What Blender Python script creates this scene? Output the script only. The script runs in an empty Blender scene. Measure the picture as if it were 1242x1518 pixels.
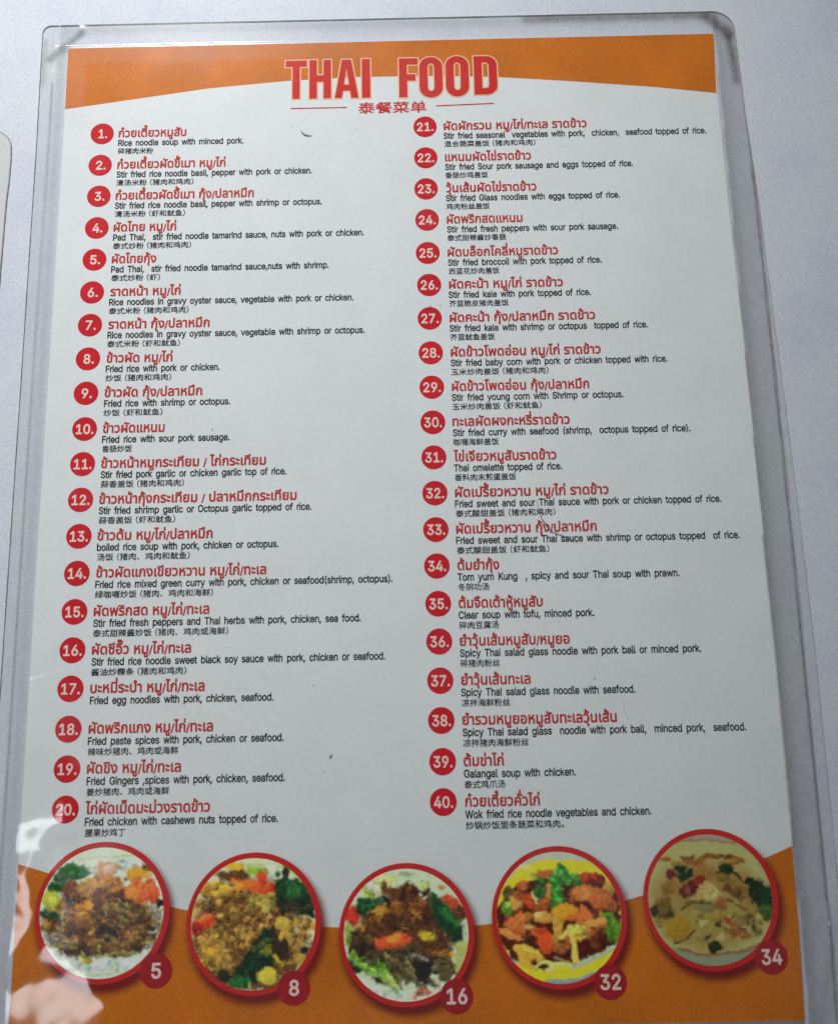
# A laminated Thai restaurant menu lying on a white tabletop, seen close up.
# Page coordinates are millimetres on the sheet: x to the right, y up the page,
# origin at the sheet's top left corner; the print lies in the plane z = 0.
import bpy, math, random
import numpy as np
from mathutils import Matrix, Vector
from mathutils.geometry import tessellate_polygon, delaunay_2d_cdt

random.seed(7)
RNG = np.random.default_rng(11)
SC = bpy.context.scene
MM = 0.001

# ------------------------------------------------------------------ camera
CAM = {'pos': [0.11131, -0.2212, 0.2876], 'X': [0.999774, -0.020641, -0.005179], 'Y': [0.021272, 0.976311, 0.215325], 'Z': [0.000612, -0.215387, 0.976529], 'lens': 23.551}
cam_data = bpy.data.cameras.new("camera")
cam_data.sensor_fit = 'VERTICAL'
cam_data.sensor_height = 24.0
cam_data.sensor_width = 24.0
cam_data.lens = CAM['lens']
cam_data.clip_start = 0.005
cam_data.clip_end = 50.0
cam = bpy.data.objects.new("camera", cam_data)
X, Y, Z = CAM['X'], CAM['Y'], CAM['Z']
P0 = CAM['pos']
cam.matrix_world = Matrix(((X[0], Y[0], Z[0], P0[0]), (X[1], Y[1], Z[1], P0[1]),
                           (X[2], Y[2], Z[2], P0[2]), (0, 0, 0, 1)))
SC.collection.objects.link(cam)
SC.camera = cam
cam_data.dof.use_dof = True
cam_data.dof.focus_distance = 0.335
cam_data.dof.aperture_fstop = 16

# ------------------------------------------------------------------ world and lamps
world = bpy.data.worlds.new("World")
SC.world = world
world.use_nodes = True
wbg = world.node_tree.nodes['Background']
wbg.inputs['Color'].default_value = (0.90, 0.94, 1.0, 1)
wbg.inputs['Strength'].default_value = 0.07


def aim(o, target):
    o.rotation_euler = (Vector(target) - o.location).to_track_quat('-Z', 'Y').to_euler()


def lamp(name, kind, loc, target, energy, color, **kw):
    d = bpy.data.lights.new(name, kind)
    d.energy = energy
    d.color = color
    for k, v in kw.items():
        setattr(d, k, v)
    o = bpy.data.objects.new(name, d)
    o.location = loc
    aim(o, target)
    SC.collection.objects.link(o)
    return o


# unseen lamp added up and to the left, for glare on the creased corner
lamp("glare_light", 'AREA', (-0.50, -0.40, 1.05), (0.04, -0.14, 0), 1.8, (0.93, 0.97, 1.0),
     shape='RECTANGLE', size=0.19, size_y=0.31)
# added spot; its fading cone stands in for a shadow at near right
lamp("falloff_spot", 'SPOT', (-0.45, 1.75, 1.6), (-0.03, 0.13, 0), 390, (0.97, 0.985, 1.0),
     spot_size=math.radians(17.8), spot_blend=1.0, shadow_soft_size=0.20)

SC.view_settings.view_transform = 'Standard'
SC.view_settings.look = 'None'
SC.view_settings.exposure = 0.10
SC.view_settings.gamma = 1.0
SC.cycles.transparent_max_bounces = 16
SC.cycles.caustics_reflective = False
SC.cycles.caustics_refractive = False

# ------------------------------------------------------------------ measured layout (mm on the sheet)
ROWS = [
    (1, 12.41, -31.61, ('ก๋วยเตี๋ยวหมูสับ', 17.65, 39.35, -32.91), ('Rice noodle soup with minced pork.', 17.68, 57.64, -36.03), ('碎猪肉米粉', 17.7, 28.99, -38.98)),
    (2, 12.29, -42.75, ('ก๋วยเตี๋ยวผัดขี้เมา หมู/ไก่', 17.71, 52.1, -44.05), ('Stir fried rice noodle basil, pepper with pork or chicken.', 17.63, 79.53, -47.17), ('清汤米粉（猪肉和鸡肉）', 17.65, 42.09, -50.12)),
    (3, 12.38, -53.6, ('ก๋วยเตี๋ยวผัดขี้เมา กุ้ง/ปลาหมึก', 17.65, 61.26, -54.9), ('Stir fried rice noodle basil, pepper with shrimp or octopus.', 17.58, 82.63, -58.02), ('清汤米粉（虾和鱿鱼）', 17.71, 39.74, -60.97)),
    (4, 12.27, -64.52, ('ผัดไทย หมู/ไก่', 17.5, 37.14, -65.82), ('Pad Thai,  stir fried noodle tamarind sauce, nuts with pork or chicken.', 17.54, 95.8, -68.94), ('泰式炒粉（猪肉和鸡肉）', 17.57, 41.95, -71.89)),
    (5, 12.06, -75.28, ('ผัดไทยกุ้ง', 17.46, 31.29, -76.58), ('Pad Thai,  stir fried noodle tamarind sauce,nuts with shrimp.', 17.39, 84.83, -79.7), ('泰式炒粉（虾）', 17.53, 32.66, -82.65)),
    (6, 11.86, -86.22, ('ราดหน้า หมู/ไก่', 17.44, 39.17, -87.52), ('Rice noodles in gravy oyster sauce, vegetable with pork or chicken.', 17.27, 92.39, -90.64), ('泰式米粉（猪肉和鸡肉）', 17.3, 41.84, -93.59)),
    (7, 11.77, -97.0, ('ราดหน้า กุ้ง/ปลาหมึก', 17.31, 48.38, -98.3), ('Rice noodles in gravy oyster sauce, vegetable with shrimp or octopus.', 17.25, 95.71, -101.42), ('泰式米粉（虾和鱿鱼）', 17.28, 39.48, -104.37)),
    (8, 11.7, -107.95, ('ข้าวผัด หมู/ไก่', 17.3, 37.37, -109.25), ('Fried rice with pork or chicken.', 17.24, 51.78, -112.37), ('炒饭（猪肉和鸡肉）', 17.28, 37.16, -115.32)),
    (9, 11.64, -118.94, ('ข้าวผัด กุ้ง/ปลาหมึก', 17.2, 46.67, -120.24), ('Fried rice with shrimp or octopus.', 17.24, 55.17, -123.36), ('炒饭（虾和鱿鱼）', 17.18, 34.89, -126.31)),
    (10, 11.81, -130.19, ('ข้าวผัดแหนม', 17.22, 35.77, -131.49), ('Fried rice with sour pork sausage.', 17.17, 55.19, -134.61), ('香肠炒饭', 17.31, 26.24, -137.56)),
    (11, 11.76, -141.04, ('ข้าวหน้าหมูกระเทียม / ไก่กระเทียม', 17.23, 66.14, -142.34), ('Stir fried pork garlic or chicken garlic top of rice.', 17.28, 72.17, -145.46), ('蒜香盖饭（猪肉和鸡肉）', 17.42, 42.02, -148.41)),
    (12, 11.73, -151.94, ('ข้าวหน้ากุ้งกระเทียม / ปลาหมึกกระเทียม', 17.15, 75.3, -153.24), ('Stir fried shrimp garlic or Octopus garlic topped of rice.', 17.2, 79.68, -156.36), ('蒜香盖饭（虾和鱿鱼）', 17.35, 39.77, -159.31)),
    (13, 11.8, -162.87, ('ข้าวต้ม หมู/ไก่/ปลาหมึก', 17.19, 50.85, -164.17), ('boiled rice soup with pork, chicken or octopus.', 17.24, 70.08, -167.29), ('汤饭（猪肉、鸡肉和鱿鱼）', 17.38, 44.33, -170.24)),
    (14, 11.79, -173.82, ('ข้าวผัดแกงเขียวหวาน หมู/ไก่/ทะเล', 17.32, 66.64, -175.12), ('Fried rice mixed green curry with pork, chicken or seafood(shrimp, octopus).', 17.28, 103.11, -178.24), ('绿咖喱炒饭（猪肉、鸡肉和海鲜）', 17.33, 51.35, -181.19)),
    (15, 11.69, -184.98, ('ผัดพริกสด หมู/ไก่/ทะเล', 17.19, 50.41, -186.28), ('Stir fried fresh peppers and Thai herbs with pork, chicken, sea food.', 17.24, 93.86, -189.4), ('泰式甜辣酱炒饭（猪肉、鸡肉或海鲜）', 17.29, 55.95, -192.35)),
    (16, 11.7, -195.96, ('ผัดซีอิ๊ว หมู/ไก่/ทะเล', 17.25, 45.49, -197.26), ('Stir fried rice noodle sweet black soy sauce with pork, chicken or seafood.', 17.3, 100.67, -200.38), ('酱油炒粿条（猪肉和鸡肉）', 17.35, 44.32, -203.33)),
    (17, 11.71, -206.77, ('บะหมี่ระบำ หมู/ไก่/ทะเล', 17.3, 49.6, -208.07), ('Fried egg noodles with pork, chicken, seafood.', 17.36, 69.07, -211.19), None),
    (18, 11.74, -217.95, ('ผัดพริกแกง หมู/ไก่/ทะเล', 17.39, 52.25, -219.25), ('Fried paste spices with pork, chicken or seafood.', 17.36, 72.01, -222.37), ('辣味炒猪肉、鸡肉或海鲜', 17.5, 42.7, -225.32)),
    (19, 11.96, -228.77, ('ผัดขิง หมู/ไก่/ทะเล', 17.46, 43.6, -230.07), ('Fried Gingers ,spices with pork, chicken, seafood.', 17.53, 72.48, -233.19), ('姜炒猪肉、鸡肉或海鲜', 17.68, 40.52, -236.14)),
    (20, 12.08, -239.59, ('ไก่ผัดเม็ดมะม่วงราดข้าว', 17.55, 51.92, -240.89), ('Fried chicken with cashews nuts topped of rice.', 17.61, 70.62, -244.01), ('腰果炒鸡丁', 17.76, 28.86, -246.96)),
    (21, 115.68, -31.56, ('ผัดผักรวม หมู/ไก่/ทะเล ราดข้าว', 121.58, 167.33, -32.86), ('Stir fried seasonal  vegetables with pork,  chicken,  seafood topped of rice.', 121.5, 205.16, -35.98), ('混合蔬菜盖饭（猪肉和鸡肉）', 121.64, 150.66, -38.93)),
    (22, 115.65, -42.59, ('แหนมผัดไข่ราดข้าว', 121.73, 149.04, -43.89), ('Stir fried Sour pork sausage and eggs topped of rice.', 121.64, 181.17, -47.01), ('香肠炒鸡盖饭', 121.67, 135.22, -49.96)),
    (23, 115.51, -53.46, ('วุ้นเส้นผัดไข่ราดข้าว', 121.76, 150.25, -54.76), ('Stir fried Glass noodles with eggs topped of rice.', 121.68, 176.31, -57.88), ('鸡肉粉丝盖饭', 121.7, 135.36, -60.83)),
    (24, 115.59, -64.18, ('ผัดพริกสดแหนม', 121.69, 145.43, -65.48), ('Stir fried fresh peppers with sour pork sausage.', 121.71, 175.0, -68.6), ('泰式甜辣酱炒香肠', 121.74, 140.02, -71.55)),
    (25, 115.55, -75.42, ('ผัดบล็อกโคลี่หมูราดข้าว', 121.7, 155.95, -76.72), ('Stir fried broccoli with pork topped of rice.', 121.72, 169.27, -79.84), ('西蓝花炒肉盖饭', 121.92, 137.58, -82.79)),
    (26, 115.73, -86.15, ('ผัดคะน้า หมู/ไก่ ราดข้าว', 121.79, 156.93, -87.45), ('Stir fried kale with pork topped of rice.', 121.6, 165.27, -90.57), ('芥蓝脆皮猪肉盖饭', 121.73, 139.95, -93.52)),
    (27, 115.68, -97.17, ('ผัดคะน้า กุ้ง/ปลาหมึก ราดข้าว', 121.72, 166.24, -98.47), ('Stir fried kale with shrimp or octopus  topped of rice.', 121.63, 182.07, -101.59), ('芥蓝鱿鱼盖饭', 121.76, 135.34, -104.54)),
    (28, 115.73, -108.35, ('ผัดข้าวโพดอ่อน หมู/ไก่ ราดข้าว', 121.74, 167.22, -109.65), ('Stir fried baby corn with pork or chicken topped with rice.', 121.66, 187.17, -112.77), ('玉米炒肉盖饭（猪肉和鸡肉）', 121.68, 151.13, -115.72)),
    (29, 115.78, -119.35, ('ผัดข้าวโพดอ่อน กุ้ง/ปลาหมึก', 121.76, 163.12, -120.65), ('Stir fried young corn with Shrimp or octopus.', 121.68, 173.19, -123.77), ('玉米炒肉盖饭（虾和鱿鱼）', 121.68, 148.53, -126.72)),
    (30, 115.83, -130.4, ('ทะเลผัดผงกะหรี่ราดข้าว', 121.66, 156.68, -131.7), ('Stir fried curry with seafood (shrimp,  octopus topped of rice).', 121.69, 192.42, -134.82), ('咖喱海鲜盖饭', 121.81, 135.3, -137.77)),
    (31, 115.87, -141.27, ('ไข่เจียวหมูสับราดข้าว', 121.68, 152.17, -142.57), ('Thai omelette topped of rice.', 121.71, 153.61, -145.69), ('香料肉末煎蛋盖饭', 121.83, 139.98, -148.64)),
    (32, 115.91, -152.18, ('ผัดเปรี้ยวหวาน หมู/ไก่ ราดข้าว', 121.79, 166.95, -153.48), ('Fried sweet and sour Thai sauce with pork or chicken topped of rice.', 121.7, 199.77, -156.6), ('泰式酸甜盖饭（猪肉和鸡肉）', 121.83, 150.98, -159.55)),
    (33, 115.94, -163.12, ('ผัดเปรี้ยวหวาน กุ้ง/ปลาหมึก', 121.81, 162.82, -164.42), ('Fried sweet and sour Thai sauce with shrimp or octopus topped  of rice.', 121.72, 204.17, -167.54), ('泰式酸甜盖饭（虾和鱿鱼）', 121.84, 148.67, -170.49)),
    (34, 115.97, -173.88, ('ต้มยำกุ้ง', 121.9, 134.0, -175.18), ('Tom yum Kung  , spicy and sour Thai soup with prawn.', 121.81, 185.88, -178.3), ('冬阴功汤', 121.91, 130.85, -181.25)),
    (35, 116.09, -184.87, ('ต้มจืดเต้าหู้หมูสับ', 121.91, 146.05, -186.17), ('Clear soup with tofu, minced pork.', 121.82, 160.63, -189.29), ('碎肉豆腐汤', 121.92, 133.24, -192.24)),
    (36, 116.11, -195.68, ('ยำวุ้นเส้นหมูสับ/หมูยอ', 121.9, 153.22, -196.98), ('Spicy Thai salad glass noodle with pork ball or minced pork.', 121.9, 190.34, -200.1), ('碎猪肉粉丝', 121.91, 133.14, -203.05)),
    (37, 116.12, -206.69, ('ยำวุ้นเส้นทะเล', 121.98, 141.58, -207.99), ('Spicy Thai salad glass noodle with seafood.', 121.88, 170.91, -211.11), ('凉拌海鲜粉丝', 122.0, 135.56, -214.06)),
    (38, 116.13, -217.71, ('ยำรวมหมูยอหมูสับทะเลวุ้นเส้น', 121.95, 165.24, -219.01), ('Spicy Thai salad glass  noodle with pork ball,  minced pork,  seafood.', 121.95, 201.1, -222.13), ('凉拌猪肉海鲜粉丝', 122.07, 140.31, -225.08)),
    (39, 116.22, -228.91, ('ต้มข่าไก่', 122.01, 133.19, -230.21), ('Galangal soup with chicken.', 122.03, 153.0, -233.33), ('泰式鸡爪汤', 122.03, 133.36, -236.28)),
    (40, 116.13, -239.73, ('ก๋วยเตี๋ยวคั่วไก่', 122.09, 142.67, -241.03), ('Wok fried rice noodle vegetables and chicken.', 122.0, 173.14, -244.15), ('炒锅炒饭面条蔬菜和鸡肉。', 122.09, 149.0, -247.1)),
]
PAPER = [(-0.11, -0.15), (50.19, -0.13), (105.34, 0.03), (158.28, 0.11), (210.55, 0.21), (210.03, -21.67), (210.12, -55.7), (210.79, -107.24), (211.14, -158.12), (211.45, -201.69), (211.54, -242.74), (210.96, -253.17), (210.4, -275.74), (209.65, -297.02), (140.05, -296.83), (68.99, -296.93), (-0.0, -297.0), (0.13, -287.53), (0.1, -254.02), (-0.09, -179.46), (-0.01, -103.98), (0.02, -22.45)]
HEADER = [(-0.11, -0.15), (50.19, -0.13), (105.34, 0.03), (158.28, 0.11), (210.55, 0.21), (209.7, -21.66), (190.22, -18.98), (162.06, -16.08), (139.23, -14.04), (118.27, -13.15), (94.87, -12.96), (71.25, -13.86), (46.17, -15.97), (22.28, -19.32), (0.02, -22.45)]
FOOTER = [(0.07, -253.67), (7.0, -255.73), (22.86, -260.9), (41.67, -265.41), (45.88, -266.35), (65.05, -269.3), (83.21, -271.36), (97.71, -272.16), (112.21, -272.27), (125.09, -271.76), (139.47, -270.43), (164.41, -266.3), (185.58, -261.03), (203.99, -255.83), (210.77, -253.17), (210.4, -275.74), (209.65, -297.02), (140.05, -296.83), (68.99, -296.93), (-0.0, -297.0), (0.13, -287.53)]
TITLE = [('T', 70.91, -20.49, 77.8, -6.53), ('H', 78.67, -20.54, 85.64, -6.44), ('A', 86.87, -20.59, 94.36, -6.51), ('I', 95.64, -20.66, 98.31, -6.46), ('F', 107.68, -20.74, 113.77, -6.55), ('O', 114.24, -20.9, 121.74, -6.38), ('O', 122.76, -20.75, 130.21, -6.23), ('D', 131.91, -20.41, 139.37, -6.31)]
SUB = [(94.33, -26.2), (116.23, -26.12), (94.36, -21.8)]
RULES = [[(72.64, -23.97), (90.66, -23.99)], [(119.31, -24.12), (138.0, -23.67)]]
DISCS = [(23.33, -266.52, 5, 38.54, -281.51, 16.72), (64.28, -270.12, 8, 75.31, -286.47, 16.71), (105.29, -273.67, 16, 118.42, -289.38, 16.76), (146.4, -270.11, 32, 159.2, -286.66, 16.75), (187.38, -266.43, 34, 202.44, -281.29, 16.72)]
FILM_LEFT = [(-9.41, 0.23), (-9.12, -15.51), (-8.74, -32.38), (-8.87, -44.37), (-8.67, -78.3), (-8.74, -116.13), (-8.6, -146.28), (-8.69, -165.81), (-8.64, -203.83)]
FILM_RIGHT = [(217.8, 3.24), (218.47, -26.19), (219.8, -63.18), (220.86, -91.94), (221.31, -116.99), (222.49, -161.55), (222.97, -202.03), (222.1, -252.28)]
CREASE_LEFT = [(-4.88, -11.12), (-4.98, -20.74), (-4.94, -39.87), (-4.46, -58.77), (-5.32, -90.0), (-5.41, -134.58), (-5.67, -146.42), (-5.2, -184.13), (-4.35, -223.16), (-3.77, -245.76), (-3.5, -263.28), (-3.55, -278.47)]
CREASE_RIGHT = [(217.26, -1.79), (217.06, -26.36), (218.51, -55.37), (218.95, -86.88), (218.99, -112.51), (220.15, -160.15), (220.19, -188.72), (219.75, -224.28), (219.53, -256.25)]
FILM_TOP = [(-9.19, 11.41), (20.8, 9.13), (114.56, 8.86), (176.72, 9.62), (212.4, 10.27)]
PEN = [(145.87, -154.67), (145.9, -157.11), (146.74, -160.26), (148.35, -162.91), (149.37, -164.24), (150.81, -165.02), (153.6, -166.14), (155.8, -167.19), (157.48, -168.06)]
PEN_FAINT = [(166.95, -212.44), (167.28, -214.68), (167.79, -216.92), (168.25, -218.6)]
SHEET2 = [(-30.03, -26.05), (-21.1, -29.3), (-18.36, -31.18), (-17.13, -33.39), (-16.72, -37.97), (-16.85, -47.26), (-17.23, -54.33), (-17.37, -67.81), (-17.45, -81.95), (-17.56, -104.2)]
SPECKS = [[[(75.93, -32.05), (76.58, -33.15), (77.45, -33.66), (78.53, -33.92), (79.61, -33.83)], 0.55], [[(84.82, -227.35), (85.1, -226.9), (85.57, -226.45)], 0.45], [[(115.9, -93.08), (116.01, -93.63)], 0.6], [[(119.0, -92.59), (119.19, -93.04)], 0.3], [[(49.77, -130.93), (50.29, -131.46)], 0.25], [[(83.13, -231.04), (83.41, -231.14)], 0.3], [[(72.68, -30.4), (73.22, -30.66)], 0.2], [[(159.51, -206.47), (159.85, -207.23)], 0.2], [[(80.18, -206.88), (80.75, -207.64)], 0.2]]
LIGHTEDGE = [(192.57, -71.5), (171.6, -167.33), (153.22, -251.31), (211.58, -278.29), (111.12, -157.97)]
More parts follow.
